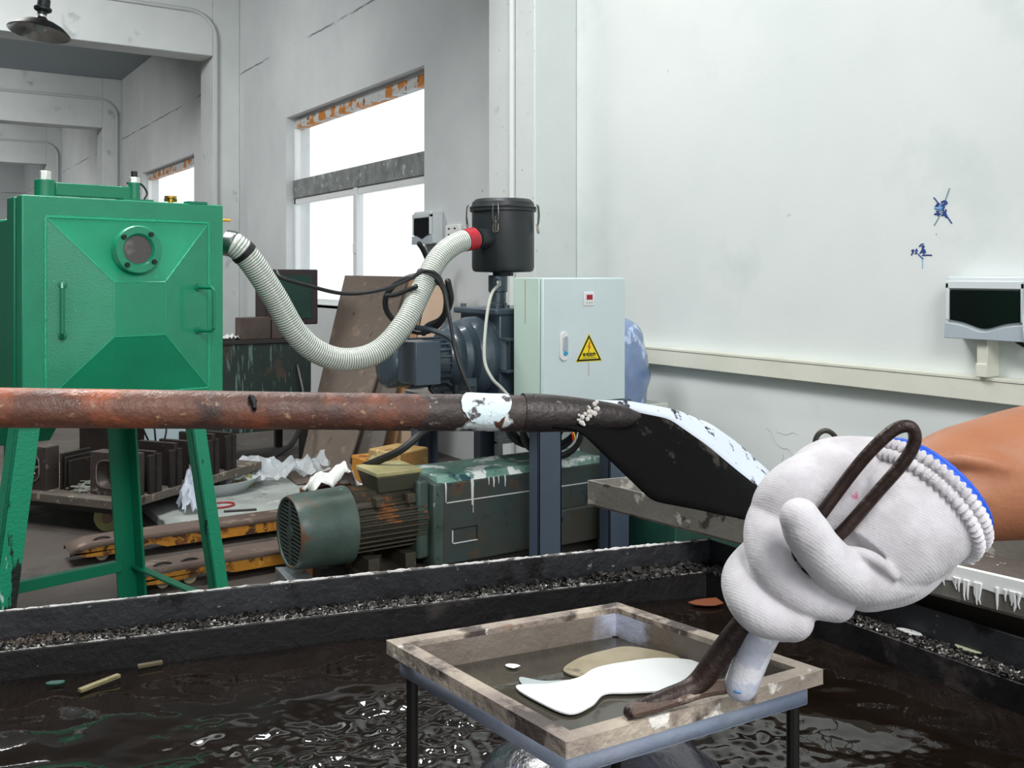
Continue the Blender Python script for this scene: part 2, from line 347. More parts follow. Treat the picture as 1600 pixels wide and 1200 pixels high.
strokes('wall_scribble', 'larger blue scribbled character crossed out on the wall, the upper one', [
    ([g(632, 118), g(575, 280), g(500, 480), g(425, 620)], 1.6, mat('grey_ink', '6d8f9a', .7)), ([g(420, 245), g(480, 320), g(560, 440), g(662, 592)], 2.2, ink),
    ([g(440, 370), g(480, 330), g(510, 340)], 2.6, ink), ([g(470, 310), g(478, 400)], 2.2, ink), ([g(435, 385), g(500, 395), g(545, 380)], 4, inkl), ([g(505, 340), g(520, 420)], 3, inkl),
    ([g(520, 310), g(570, 290), g(595, 320), g(550, 345), g(530, 330)], 2.8, ink), ([g(560, 285), g(565, 340)], 2.2, ink), ([g(510, 365), g(560, 365), g(545, 400)], 2.2, ink),
    ([g(430, 470), g(475, 460), g(510, 465)], 3, ink), ([g(470, 425), g(480, 490)], 3.2, ink), ([g(450, 430), g(495, 430)], 2.2, ink),
    ([g(525, 490), g(570, 450), g(585, 405)], 2.6, ink), ([g(545, 400), g(560, 470), g(590, 515)], 2.6, ink), ([g(535, 450), g(585, 465), g(575, 500)], 2.2, ink)])
strokes('wall_scribble', 'smaller dark blue handwritten characters, the lower scribble on the wall', [
    ([g(120, 960), g(150, 945), g(140, 990)], 2, ink), ([g(150, 950), g(120, 1020)], 2, ink), ([g(190, 930), g(180, 1000)], 2.2, ink), ([g(170, 960), g(205, 955)], 2, ink), ([g(165, 1000), g(200, 985)], 1.8, ink),
    ([g(225, 905), g(250, 875), g(285, 865)], 2, ink), ([g(255, 900), g(290, 895), g(270, 935)], 2.2, ink), ([g(275, 900), g(262, 950), g(235, 995)], 2.2, ink), ([g(262, 945), g(300, 950), g(290, 985)], 2.2, ink),
    ([g(262, 975), g(315, 975)], 2.6, ink), ([g(280, 930), g(288, 1010)], 2.4, ink), ([g(265, 1022), g(330, 1015), g(395, 1018)], 2.2, ink), ([g(210, 1000), g(245, 1040), g(278, 1066)], 2, ink), ([g(268, 1070), g(268, 1200)], 1.0, inkl)])

# ------------------------------------------------------------------ green vacuum chamber
A0 = cw(-.5023*3.53, 3.53, 0); ROT = math.atan2(.195, .980)
ch = thing('vacuum_chamber', 'bright green steel chamber on splayed legs with a round sight glass', 'vacuum chamber', (A0.x, A0.y, 0), ROT)
X = ROOTM[ch.name]
def L_(): return MB(X)
Z0, Z1, DW = 1.01, 1.842, .79
body_dk = mat('green_enamel_plain', '057a58', .38, coat=.2, bump=.08, bs=70)
L_().box((.03, .14, Z0+.03), (DW-.03, .98, Z1-.075)).build('body', body_dk, ch, bevel=.01)
L_().hexa([(.03, .50, .86), (.27, .50, .86), (.27, .85, .86), (.03, .85, .86)], [(.0+.03, .42, 1.05), (.34, .42, 1.05), (.34, .95, 1.05), (.03, .95, 1.05)]).build('discharge_hopper', body_dk, ch, bevel=.004)
L_().box((-.005, .072, Z0-.005), (DW+.0, .15, Z1-.004)).build('flange', body_dk, ch, bevel=.004)
# door: plate with a welded-on truncated pyramid
ox0, ox1, oz0, oz1 = .082, .725, 1.085, 1.765; ix0, ix1, iz0, iz1 = .30, .50, 1.317, 1.523; oy = -.085
dr = L_(); dr.box((0, 0, Z0), (DW, .058, Z1))
door = dr.build('door', green_m, ch, bevel=.004)
py = L_(); py.add([(ox0, 0, oz0), (ox1, 0, oz0), (ox1, 0, oz1), (ox0, 0, oz1), (ix0, oy, iz0), (ix1, oy, iz0), (ix1, oy, iz1), (ix0, oy, iz1)],
       [(0, 1, 5, 4), (1, 2, 6, 5), (2, 3, 7, 6), (3, 0, 4, 7), (4, 5, 6, 7)])
py.build('pyramid_panel', green_m, door, smooth=False)
wl = L_()
def weld(a, b, r=.006, step=.011, mbx=None):
    a = Vector(a); b = Vector(b); n = int((b-a).length/step); mm = mbx or wl
    pts = [a.lerp(b, i/n) for i in range(n+1)]
    mm.tube(pts, [r*(1.15 if i % 2 else .7)*random.uniform(.85, 1.15) for i in range(n+1)], 7)
for a, b in (((ox0, 0, oz0), (ox1, 0, oz0)), ((ox1, 0, oz0), (ox1, 0, oz1)), ((ox1, 0, oz1), (ox0, 0, oz1)), ((ox0, 0, oz1), (ox0, 0, oz0))): weld(a, b)
cI = [(ix0, oy, iz0), (ix1, oy, iz0), (ix1, oy, iz1), (ix0, oy, iz1)]; cO = [(ox0, 0, oz0), (ox1, 0, oz0), (ox1, 0, oz1), (ox0, 0, oz1)]
for i in range(4):
    weld(cI[i], cI[(i+1) % 4], .0025, .02); weld(cI[i], cO[i], .0025, .02)
wl.build('weld_seam', mat('green_weld', '1fa87c', .25, coat=.5), door)
# sight glass
sg = Vector((.388, -.04, 1.648))
L_().lathe([(.072, .03), (.072, -.034), (.0, -.034)], sg, (0, 1, 0), 40).build('sight_neck', green_m, door)
fl = L_().lathe([(.056, -.03), (.088, -.03), (.092, -.035), (.092, -.057), (.088, -.062), (.062, -.062), (.054, -.052), (.054, -.03)], sg, (0, 1, 0), 48).build('sight_flange', green_m, door)
L_().lathe([(0, -.048), (.055, -.048), (.055, -.040), (0, -.040)], sg, (0, 1, 0), 40).build('sight_glass', mat('dusty_glass', '564f4f', .25, spots=[('b9b3ae', 120, .72, .03), ('7c7574', 8, .55, .1)]), door)
for k in range(4):
    a = PI/4+k*PI/2+.12; p = sg+Vector((.075*math.cos(a), 0, .075*math.sin(a)))
    L_().lathe([(.0, -.071), (.009, -.071), (.010, -.068), (.010, -.060), (0, -.060)], p, (0, 1, 0), 10).build('bolt', mat('bolt_dark', '20302b', .4, .5), door)
# handles
for sx, xx in ((-1, .135), (1, .665)):
    t = (xx-ox0)/(ix0-ox0) if sx < 0 else (ox1-xx)/(ox1-ix1); yy = oy*t
    nrm = Vector((sx*.36, -.93, 0)).normalized(); off = .045 if sx < 0 else .085
    zz0, zz1 = (1.325, 1.515) if sx < 0 else (1.325, 1.50); b0 = Vector((xx, yy, zz0)); b1 = Vector((xx, yy, zz1))
    L_().tube([b0+nrm*-.005, b0+nrm*(off-.012), b0+nrm*off+Vector((0, 0, .012)), b1+nrm*off-Vector((0, 0, .012)), b1+nrm*(off-.012), b1+nrm*-.005], .0075, 10).build('handle', body_dk, door)
    for b in (b0, b1): L_().lathe([(0, .0), (.016, .0), (.014, .008), (0, .01)], b, tuple(nrm), 12).build('handle_foot', body_dk, door)
# hinge arm on the top
L_().box((.14, .065, Z1+.008), (.43, .085, Z1+.058)).build('hinge_arm', body_dk, ch, bevel=.004)
for xx, rr, nm in ((.105, .036, 0), (.445, .022, 1)):
    hp = L_().cyl((xx, .075, Z1-.004), (xx, .075, Z1+.065+.012*nm), rr).build('hinge_sleeve', body_dk, ch, bevel=.002)
    L_().cyl((xx, .075, Z1+.065), (xx, .075, Z1+.098), .022, n=6).build('nut', nut_m, hp, bevel=.002)
    if nm: L_().cyl((xx, .075, Z1+.098), (xx, .075, Z1+.122), .012, n=16).build('bolt', mat('bolt_black', '1a1a1a', .5), hp)
L_().box((.38, .02, Z1), (.50, .12, Z1+.008)).build('hinge_plate', body_dk, ch)
L_().tube(catmull([(.42, .09, Z1+.075), (.465, .07, Z1+.075), (.49, .06, Z1+.04), (.475, .05, Z1+.012)]), .004, 8).build('safety_wire', black_m, ch)
bv = L_(); bv.cyl((.575, .03, Z1-.002), (.575, .03, Z1+.02), .010, n=8); bv.cyl((.575, .03, Z1+.02), (.575, .03, Z1+.028), .024, n=12); bv.cyl((.55, .03, Z1+.012), (.60, .03, Z1+.012), .007, n=8)
bv.build('valve', mat('brass', 'b58f3d', .3, .9), ch)
L_().box((.64, .0, Z1), (.72, .05, Z1+.01)).build('hinge_plate', body_dk, ch)
L_().tube([(DW-.01, .08, 1.785), (DW+.075, .08, 1.785)], .006, 8).build('vent_rod', mat('yellow_rod', 'd8a83c', .4), ch)
L_().tube([(DW-.04, .12, 1.66), (DW+.02, .12, 1.66)], .056, 24).build('outlet_stub', body_dk, ch)
# legs: angle irons splayed outward
def angle_leg(p0, p1, w, t, sx, sy, m, nm='leg', thick=None):
    q = L_()
    for (dx0, dx1, dy0, dy1) in ((0, sx*w, 0, sy*t), (0, sx*t, 0, sy*w)):
        bt = []; tp = []
        for (dx, dy) in ((dx0, dy0), (dx1, dy0), (dx1, dy1), (dx0, dy1)):
            bt.append((p1[0]+dx, p1[1]+dy, p1[2])); tp.append((p0[0]+dx, p0[1]+dy, p0[2]))
        q.hexa(bt, tp)
    return q.build(nm, m, ch, bevel=.002)
worn_m = mat('green_enamel_worn', '07946c', .4, coat=.3, spots=[('0d1f1b', 20, .68, .03, (1, 1, .22)), ('cfe3e6', 30, .80, .03, (1, 1, .22))], bump=.4, bs=80, zworn=(.35, .85, .19))
angle_leg((.0, .05, 1.02), (-.14, .02, 0), .085, .012, 1, 1, worn_m)
angle_leg((.66, .05, 1.02), (.80, .02, 0), .062, .012, 1, 1, greendk_m)
angle_leg((.715, .80, 1.03), (.79, .83, 0), .10, .012, -1, -1, body_dk)
angle_leg((.06, .80, 1.03), (-.02, .83, 0), .10, .012, 1, -1, body_dk)
L_().hexa([(.70, .80, .155), (.02, .80, .155), (.02, .84, .155), (.70, .84, .155)], [(.70, .80, .205), (.02, .80, .205), (.02, .84, .205), (.70, .84, .205)]).build('crossbar', body_dk, ch, bevel=.002)
L_().hexa([(.74, .80, .165), (.77, .06, .165), (.81, .06, .165), (.78, .80, .165)], [(.74, .80, .175), (.77, .06, .175), (.81, .06, .175), (.78, .80, .175)]).build('crossbar', body_dk, ch, bevel=.001)
L_().hexa([(-.02, .80, .165), (-.1, .06, .165), (-.06, .06, .165), (.02, .80, .165)], [(-.02, .80, .2), (-.1, .06, .2), (-.06, .06, .2), (.02, .80, .2)]).build('crossbar', body_dk, ch, bevel=.001)

# ------------------------------------------------------------------ corrugated hose
hm = bpy.data.materials.new('hose_pvc'); hm.use_nodes = True; b = hm.node_tree.nodes['Principled BSDF']
b.inputs['Base Color'].default_value = hx('dfe6dc'); b.inputs['Roughness'].default_value = .22; b.inputs['Transmission Weight'].default_value = .12; b.inputs['Coat Weight'].default_value = .5
hose = thing('suction_hose', 'pale ribbed hose sagging from the green chamber to the filter drum', 'hose', P(350, 380, 4.32))
hp = [(352, 379, 4.36), (368, 384, 4.36), (392, 408, 4.40), (428, 462, 4.48), (462, 520, 4.56), (500, 552, 4.64), (545, 562, 4.72), (592, 548, 4.80), (632, 505, 4.88), (660, 450, 4.98), (684, 405, 5.06), (712, 381, 5.14), (742, 372, 5.22)]
path = pixpath(hp, 40)
cum = [0]
for i in range(1, len(path)): cum.append(cum[-1]+(path[i]-path[i-1]).length)
tot = cum[-1]; NS = int(tot/.0030); pts = []; rad = []; j = 0
for i in range(NS+1):
    s = tot*i/NS
    while j < len(cum)-2 and cum[j+1] < s: j += 1
    t = (s-cum[j])/max(1e-9, cum[j+1]-cum[j]); pts.append(path[j].lerp(path[j+1], min(1, t)))
    rad.append(.0550+.0020*math.cos(2*PI*(i-2)/4))
MB().tube(pts, rad, 28, caps=False).build('hose_wall', hm, hose, angle=80)
gr = MB()
for i in range(0, NS, 4):
    t = (pts[min(i+1, NS)]-pts[max(i-1, 0)]).normalized(); u = t.cross(Vector((0, 0, 1))).normalized(); w = t.cross(u)
    gr.tube([pts[i]+(u*math.cos(a)+w*math.sin(a))*.0538 for a in [2*PI*q/24 for q in range(24)]], .0017, 5, closed=True)
gr.build('wire_helix', mat('helix_grey', '4f564e', .5), hose)
def band(i0, i1, rr, nm, m):
    return MB().tube(pts[i0:i1], rr, 28).build(nm, m, hose)
i0 = int(NS*.045); band(0, int(NS*.022), .0585, 'hose_clamp', steel_m)
band(i0, i0+9, .0595, 'tape_band', black_m)
band(NS-22, NS, .0600, 'red_cuff', mat('red_tape', 'b3202f', .35, bump=.4, bs=30, bstretch=(4, 4, 1)))

# ------------------------------------------------------------------ pump set on its stand
pump_m = mat('pump_paint', '44525c', .34, coat=.4, var='3a4751', vs=3, bump=.12, bs=50, spots=[('5c6970', 40, .74, .02)])
post_m = mat('stand_paint', '4c5868', .45, spots=[('c8d0d6', 55, .755, .01)], var='465262', vs=2)
st = thing('pump_stand', 'blue-grey steel stand under the pump and control cabinet', 'stand', (3.1, 4.75, 0))
SX0, SX1, SY0, SY1, SZ = 2.80, 3.40, 4.05, 5.45, .86
for xa, xb in ((SX0, SX0+.145), (SX1-.145, SX1)):
    for ya, sgn in ((SY0, 1), (SY1, -1)):
        q = MB(); y0, y1 = sorted((ya, ya+sgn*.012)); q.box((xa, y0, 0), (xb, y1, SZ)); y0, y1 = sorted((ya, ya+sgn*.085))
        q.box((xa, y0, 0), (xa+.012, y1, SZ)); q.box((xb-.012, y0, 0), (xb, y1, SZ)); q.build('leg', post_m, st, bevel=.003)
q = MB(); q.box((SX0-.1, SY0-.01, SZ), (SX1, SY1, SZ+.025)); q.build('top_plate', pump_m, st, bevel=.003)
q = MB(); q.box((SX0, SY0+.09, SZ-.09), (SX0+.05, SY1-.09, SZ)); q.build('side_rail', post_m, st)
q = MB(); q.box((SX1-.05, SY0+.09, SZ-.09), (SX1, SY1-.09, SZ)); q.build('side_rail', post_m, st)
# control cabinet
cb = thing('control_cabinet', 'pale green-white control cabinet with a yellow warning triangle', 'electrical cabinet', (3.09, 4.18, SZ+.025))
CX0, CX1, CY0, CY1, CZ0, CZ1 = 2.822, 3.365, 4.047, 4.312, SZ+.025, 1.537
cabd = mat('cabinet_door_paint', 'd3e1e3', .4, var='cbdadc', vs=2); cabs = mat('cabinet_side_paint', 'bdd3c8', .45, spots=[('7f8a80', 30, .76, .01)])
MB().box((CX0, CY0+.03, CZ0), (CX1, CY1, CZ1)).build('housing', cabs, cb, bevel=.004)
dr = MB().box((CX0+.004, CY0, CZ0+.004), (CX1-.004, CY0+.022, CZ1-.003)).build('door', cabd, cb, bevel=.004)
mx_ = XY(919.5, CY0); mz = ZA(467, mx_, CY0)
mt = MB().box((mx_-.034, CY0-.008, mz-.036), (mx_+.034, CY0, mz+.036)).build('meter', white_m, cb, bevel=.004)
MB().box((mx_-.018, CY0-.0095, mz-.004), (mx_+.020, CY0-.008, mz+.022)).build('display', mat('red_display', '4a0c12', .3, emit=('c02030', .35)), mt)
bt_ = MB()
for k in (-1, 0, 1): bt_.cyl((mx_+k*.016, CY0-.0095, mz-.02), (mx_+k*.016, CY0-.007, mz-.02), .0035, n=8)
bt_.build('button', mat('button_grey', '80888a', .5), mt)
hxm = XY(880, CY0); hz0, hz1 = ZA(564, hxm, CY0), ZA(518, hxm, CY0)
pl = [(hxm+.026*math.cos(a), CY0-.014, hz1-.026+.026*math.sin(a)) for a in [PI*i/8 for i in range(9)]]+[(hxm+.026*math.cos(a), CY0-.014, hz0+.026+.026*math.sin(a)) for a in [PI+PI*i/8 for i in range(9)]]
hd = MB().prism(pl, (0, .014, 0)).build('handle', white_m, cb, bevel=.004)
pl2 = [(hxm+.003+.014*math.cos(a), CY0-.022, hz1-.035+.014*math.sin(a)) for a in [PI*i/6 for i in range(7)]]+[(hxm+.003+.014*math.cos(a), CY0-.022, hz0+.06+.014*math.sin(a)) for a in [PI+PI*i/6 for i in range(7)]]
MB().prism(pl2, (0, .009, 0)).build('grip', boxs_m, hd, bevel=.003)
MB().lathe([(0, -.024), (.011, -.024), (.012, -.015), (0, -.014)], (hxm+.003, CY0, hz0+.040), (0, 1, 0), 16).build('lock', mat('lock_blue', '2f9fd0', .3), hd)
# the warning sign
sx = XY(920, CY0); s0, s1 = ZA(565, sx, CY0), ZA(521, sx, CY0); hw = .088
def tri(k, y, th, nm, m, par):
    cz = s0+(s1-s0)*.36; v = [(-hw, s0), (hw, s0), (0, s1)]
    return MB().prism([(sx+a*k, y, cz+(z-cz)*k) for a, z in v], (0, th, 0)).build(nm, m, par)
sign = tri(1.0, CY0-.0015, .0015, 'warning_sign', mat('sign_yellow', 'f2dc1c', .4), cb)
tri(.93, CY0-.0020, .0006, 'sign_border', mat('sign_black', '14140f', .5), sign)
tri(.74, CY0-.0026, .0007, 'sign_field', mat('sign_yellow', 'f2dc1c', .4), sign)
hz_ = s0+(s1-s0)*.36
bolt = [(.2, 1.0), (-.55, -.05), (-.08, .05), (-.3, -.75), (-.48, -.65), (-.1, -1.15), (.12, -.6), (-.08, -.68), (.62, .18), (.1, .1), (.45, .9)]
MB().prism([(sx+a*.019, CY0-.0031, hz_+.022+b_*.030) for a, b_ in bolt], (0, .0006, 0)).build('lightning_bolt', mat('sign_red', 'c8321c', .4), sign)
def text_mesh(s, size, loc, rot, m, parent, name, squash=1.0):
    cu = bpy.data.curves.new(name, 'FONT'); cu.body = s; cu.size = size; cu.align_x = 'CENTER'; cu.extrude = .0003; cu.offset = .0007
    t = bpy.data.objects.new(name, cu); C.objects.link(t); bpy.context.view_layer.update()
    me = bpy.data.meshes.new_from_object(t.evaluated_get(bpy.context.evaluated_depsgraph_get())); bpy.data.objects.remove(t)
    me.transform(Matrix.Translation(loc) @ rot @ Matrix.Diagonal((squash, 1, 1, 1)))
    me.transform(root_matrix(parent).inverted()); me.materials.clear(); me.materials.append(m)
    o = bpy.data.objects.new(name, me); C.objects.link(o); o.parent = parent; return o
text_mesh('有电危险', .0215, Vector((sx, CY0-.0032, s0+.029)), Matrix.Rotation(PI/2, 4, 'X'), mat('sign_black', '14140f', .5), sign, 'lettering')
MB().box((sx-.045, CY0-.003, s0+.019), (sx+.045, CY0-.0024, s0+.0215)).build('underline', mat('sign_black', '14140f', .5), sign)
MB().box((sx-.003, CY0-.001, s0-.075), (sx+.0005, CY0, s0)).build('glue_run', mat('glue_pink', 'b59aa0', .5), cb)
MB().box((CX0-.001, 4.20, 1.30), (CX0, 4.206, 1.525)).build('rust_run', mat('rust_run', 'a98d74', .7), cb)
# pump
pu = thing('vacuum_pump', 'dark blue-grey vacuum pump with its motor and a black filter drum on top', 'vacuum pump', (2.85, 4.62, SZ+.025))
AX = Vector((1, 0, 0)); PY, PZ_ = 4.62, 1.105
ctr = Vector((0, PY, PZ_))
def plathe(prof, n=40, cz=PZ_): return MB().lathe([(r_, x_) for x_, r_ in prof], (0, PY, cz), (1, 0, 0), n)
mo = plathe([(2.21, .0), (2.21, .09), (2.22, .115), (2.235, .125), (2.34, .13), (2.34, .118), (2.56, .118), (2.56, .0)], cz=1.085).build('motor', pump_m, pu)
fn = MB()
for k in range(22):
    a = 2*PI*k/22; fn.box((0, 0, 0), (0, 0, 0)) if False else None
    c_, s_ = math.cos(a), math.sin(a)
    v = lambda x, r_, t: (x, PY+c_*r_-s_*t, 1.085+s_*r_+c_*t)
    fn.hexa([v(2.34, .112, -.003), v(2.56, .112, -.003), v(2.56, .112, .003), v(2.34, .112, .003)], [v(2.34, .134, -.003), v(2.56, .134, -.003), v(2.56, .134, .003), v(2.34, .134, .003)])
fn.build('cooling_fin', pump_m, mo)
plathe([(2.55, .0), (2.55, .135), (2.585, .15), (2.60, .165), (2.61, .19), (2.64, .20), (2.66, .165), (2.67, .165), (2.69, .205), (2.72, .217), (2.765, .22), (2.775, .205), (2.80, .205), (2.83, .19), (2.86, .16), (2.86, 0)]).build('bell_housing', pump_m, pu)
for k in range(8):
    a = 2*PI*k/8+.3; MB().cyl((2.70, PY+.19*math.cos(a), PZ_+.19*math.sin(a)), (2.785, PY+.19*math.cos(a), PZ_+.19*math.sin(a)), .012, n=6).build('bolt', pump_m, pu)
tb0, tb1 = XY(649, 4.3), XY(687, 4.3)
tb = MB().box((tb0, 4.30, 1.005), (tb1, 4.50, 1.217)).build('terminal_box', pump_m, pu, bevel=.006)
MB().box((tb0-.002, 4.29, 1.003), (tb1+.002, 4.312, 1.220)).build('cover', mat('cover_paint', '46525e', .42), tb, bevel=.004)
q = MB(); q.box((2.80, 4.42, .90), (3.18, 4.84, 1.35)); q.box((2.765, 4.40, 1.335), (3.2, 4.86, 1.372))
q.build('pump_block', pump_m, pu, bevel=.01)
for (a, b) in ((2.80, 4.44), (2.86, 4.44), (2.98, 4.44), (2.80, 4.80)): MB().cyl((a, b, 1.36), (a, b, 1.39), .016, n=6).build('bolt', pump_m, pu)
q = MB(); q.box((2.80, 4.34, 1.20), (2.86, 4.43, 1.215)); q.box((2.80, 4.34, 1.03), (2.86, 4.43, 1.045)); q.cyl((2.83, 4.42, 1.045), (2.83, 4.42, 1.2), .035); q.build('bracket', pump_m, pu, bevel=.002)
q = MB(); q.box((2.45, 4.40, SZ+.025), (3.18, 4.84, SZ+.055)); q.box((2.60, 4.45, SZ+.04), (2.68, 4.8, PZ_-.1)); q.build('base_foot', pump_m, pu, bevel=.004)
q = MB(); q.cyl((2.42, 4.36, .94), (2.60, 4.34, .95), .025); q.cyl((2.48, 4.33, .90), (2.48, 4.33, .99), .018); q.tube(catmull([(2.40, 4.36, .93), (2.36, 4.38, .98), (2.45, 4.38, 1.0), (2.5, 4.36, .95)]), .012); q.build('oil_pipe', mat('dark_fitting', '22282c', .4, .3), pu)
nx, ny = 2.905, 4.60
nk = MB(); nk.lathe([(.045, 1.37), (.052, 1.375), (.052, 1.395), (.046, 1.40), (.046, 1.455), (.054, 1.46), (.054, 1.545), (.050, 1.55)], (nx, ny, 0), n=28)
nk.build('neck_pipe', mat('neck_steel', '5c6870', .35, .6), pu)
MB().lathe([(0, 1.49), (.02, 1.49), (.02, 1.52), (0, 1.53)], (nx-.03, ny-.045, 0), (0, 0, 1), 12).build('port', steel_m, pu)
# filter drum
fx, fy = XY(786, 4.60), 4.60
FR = 49.5/FPX*(fx*SA+fy*CA)*.985
fd = MB().lathe([(0, 1.545), (.058, 1.545), (.058, 1.565), (FR-.02, 1.568), (FR-.006, 1.575), (FR, 1.595), (FR, 1.90), (FR+.012, 1.905), (FR+.012, 1.918), (0, 1.918)], (fx, fy, 0), n=56).build('filter_drum', mat('drum_black', '1d2124', .42, var='24292c', vs=6, spots=[('3c4448', 20, .72, .05)]), pu)
MB().lathe([(FR+.012, 1.92), (FR+.014, 1.928), (FR+.002, 1.935), (FR-.002, 1.955), (FR-.02, 1.972), (0, 1.978)], (fx, fy, 0), n=56).build('lid', MATS['drum_black'], fd)
wire_m = mat('latch_wire', '6f6c66', .35, .8)
base = math.atan2(-fy, -fx)
for da in (-1.50, -.20, 1.32):
    a = base+da; e = Vector((math.cos(a), math.sin(a), 0)); tt = Vector((-e.y, e.x, 0)); c1 = Vector((fx, fy, 0))+e*(FR+.018)
    q = MB(); zz = Vector((0, 0, 1))
    lp = [c1+zz*1.94+tt*.012, c1+e*.008+zz*1.93+tt*.014, c1+e*.012+zz*1.88+tt*.016, c1+e*.01+zz*1.84+tt*.010, c1+e*.01+zz*1.84-tt*.010, c1+e*.012+zz*1.88-tt*.016, c1+e*.008+zz*1.93-tt*.014, c1+zz*1.94-tt*.012]
    q.tube(catmull(lp, 4), .0035, 6); q.tube([c1+zz*1.87+e*.012, c1+zz*1.80+e*.004, c1+zz*1.785+e*.015], .005, 6)
    q.tube(catmull([c1+zz*1.83+tt*.012, c1+zz*1.79+tt*.012+e*.01, c1+zz*1.785-tt*.012+e*.01, c1+zz*1.83-tt*.012], 4), .0035, 6)
    q.build('latch', wire_m, fd)
inl = P(744, 372, 5.22)
MB().tube([inl, Vector((fx, fy, inl.z))+(inl-Vector((fx, fy, inl.z)))*.55], .052, 24).build('inlet', MATS['drum_black'], fd)
# thin air line from the neck
tag(cable('air_line', [(nx-.03, ny-.06, 1.50), P(768, 460, 5.15), P(760, 500, 5.05), P(757, 560, 4.95), P(768, 590, 4.9), P(785, 608, 4.9), P(806, 632, 4.9)], .0085, mat('air_line', 'b5b8ae', .35)), 'thin pale grey air line dropping from the pump neck', 'cable')
# cables around the hose
ck = mat('cable_black', '1b1c1e', .4, spots=[('7d7d78', 60, .70, .03)])
d = 4.93
lp = []
for i in range(34):
    a = i/34*2*PI*1.0; rr = 1+.05*math.sin(3*a)
    lp.append(P(652+52*rr*math.cos(a+.6)*(.92), 474+44*rr*math.sin(a+.6), d+.10+.05*math.sin(a)))
coil = thing('cable_coil', 'thick black cable looped through the sagging hose near the filter drum', 'cable', P(665, 432, d))
MB().tube(lp, .0155, 8, closed=True).build('loop', ck, coil)
MB().tube(pixpath([(700, 440, 5.0), (704, 470, 5.02), (690, 498, 5.05), (668, 510, 5.05), (662, 520, 5.05)]), .017, 8, round_=True).build('loop', ck, coil)
MB().tube(pixpath([(604, 462, 4.95), (620, 460, 4.93), (650, 448, 4.9)]), .012, 8, round_=True).build('cable_end', ck, coil)
i1 = min(range(NS), key=lambda i: (pts[i]-P(668, 432, 5.0)).length)
MB().tube(pts[i1-4:i1+5], .064, 24).build('strap', ck, coil)
tag(MB().tube(pixpath([(432, 424, 4.62), (440, 434, 4.60), (480, 446, 4.64), (540, 459, 4.70), (600, 452, 4.75), (640, 436, 4.82), (662, 424, 4.86), (684, 430, 4.86), (694, 455, 4.82), (703, 500, 4.78), (712, 550, 4.72), (722, 582, 4.70), (736, 616, 4.7)]), .0095, 8, round_=True).build('signal_cable', ck), 'thin speckled black cable hanging from the hose down past the pump motor', 'cable')
tag(MB().tube(pixpath([(650, 512, 4.95), (675, 516, 4.92), (705, 530, 4.86), (716, 560, 4.9), (728, 600, 5.0)]), .014, 8, round_=True).build('motor_cable', mat('cable_grey', '39424a', .45)), 'wrapped dark grey cable crossing over the pump motor', 'cable')
tag(MB().tube(pixpath([(655, 336+45, 8.2), (662, 392, 8.25), (670, 415, 8.3), (668, 440, 8.3)]), .022, 8, round_=True).build('supply_cable', black_m), 'black cable hanging below the small far switch box', 'cable')
tag(MB().tube(pixpath([(690, 655, 5.1), (660, 676, 5.0), (625, 704, 4.95), (585, 722, 4.98), (570, 728, 5.0)]), .020, 8, round_=True).build('motor_lead', black_m), 'thick black lead running down to the green motor terminal box', 'cable')
cc = thing('cable_bundle', 'coiled black cables hanging behind the near stand post', 'cable', P(860, 690, 5.3))
for k, (cx_, cy_, rx, ry) in enumerate(((862, 676, 46, 38), (858, 670, 40, 34), (870, 668, 40, 46), (835, 668, 42, 30), (850, 662, 52, 36))):
    q = MB().tube([P(cx_+rx*math.cos(a), cy_+ry*math.sin(a), 5.02+.02*k+.03*math.sin(a)) for a in [2*PI*i/28 for i in range(28)]], .014, 8, closed=True); q.build('loop', black_m, cc)
q = MB()
for k, c_ in enumerate(('c8352c', 'd8b43a')):
    MB().tube(pixpath([(888+4*k, 668, 4.96), (894+3*k, 678, 4.95), (896+3*k, 688, 4.96)]), .004, 6).build('core_wire', mat('core_%s' % ('red', 'yellow')[k], c_, .4), cc)
# ------------------------------------------------------------------ backing pump: dark green motor and oil tank
gm = mat('old_green_paint', '4c5f58', .45, var='39463f', vs=4, spots=[('6b4a32', 5, .60, .08), ('93a89c', 9, .68, .04), ('c9b98a', 30, .74, .02)], bump=.2, bs=40, rvar=.15)
gt = mat('oil_tank_paint', '3b4a49', .45, var='454239', vs=3, spots=[('5b4636', 4, .60, .10), ('d8dcd8', 50, .765, .01), ('20302f', 7, .6, .1)], bump=.15, bs=40, rvar=.15)
gtt = mat('oil_tank_top_paint', '86ab9f', .5, var='5f8a7e', vs=5, spots=[('eef4f2', 7, .54, .04), ('93404b', 8, .66, .03), ('2b4f58', 9, .62, .04)], bump=.2, bs=40)
bpmp = thing('backing_pump', 'old dark green pump tank with paint splashes, behind the near stand post', 'pump', (2.9, 4.5, 0))
TX0, TX1, TY0, TY1, TZ0, TZ1 = 2.36, 3.42, 4.30, 4.68, .09, .535
q = MB(); b_ = [(TX0, TY0, TZ0), (TX1, TY0, TZ0), (TX1, TY1, TZ0), (TX0, TY1, TZ0)]; t1 = [(x, y, TZ1-.035) for x, y, z in b_]; t2 = [(TX0+.01, TY0+.03, TZ1), (TX1-.01, TY0+.03, TZ1), (TX1-.01, TY1-.03, TZ1), (TX0+.01, TY1-.03, TZ1)]
q.hexa(b_, t1); q.build('tank', gt, bpmp, bevel=.006)
MB().hexa(t1, t2).build('tank_top', gtt, bpmp, bevel=.004)
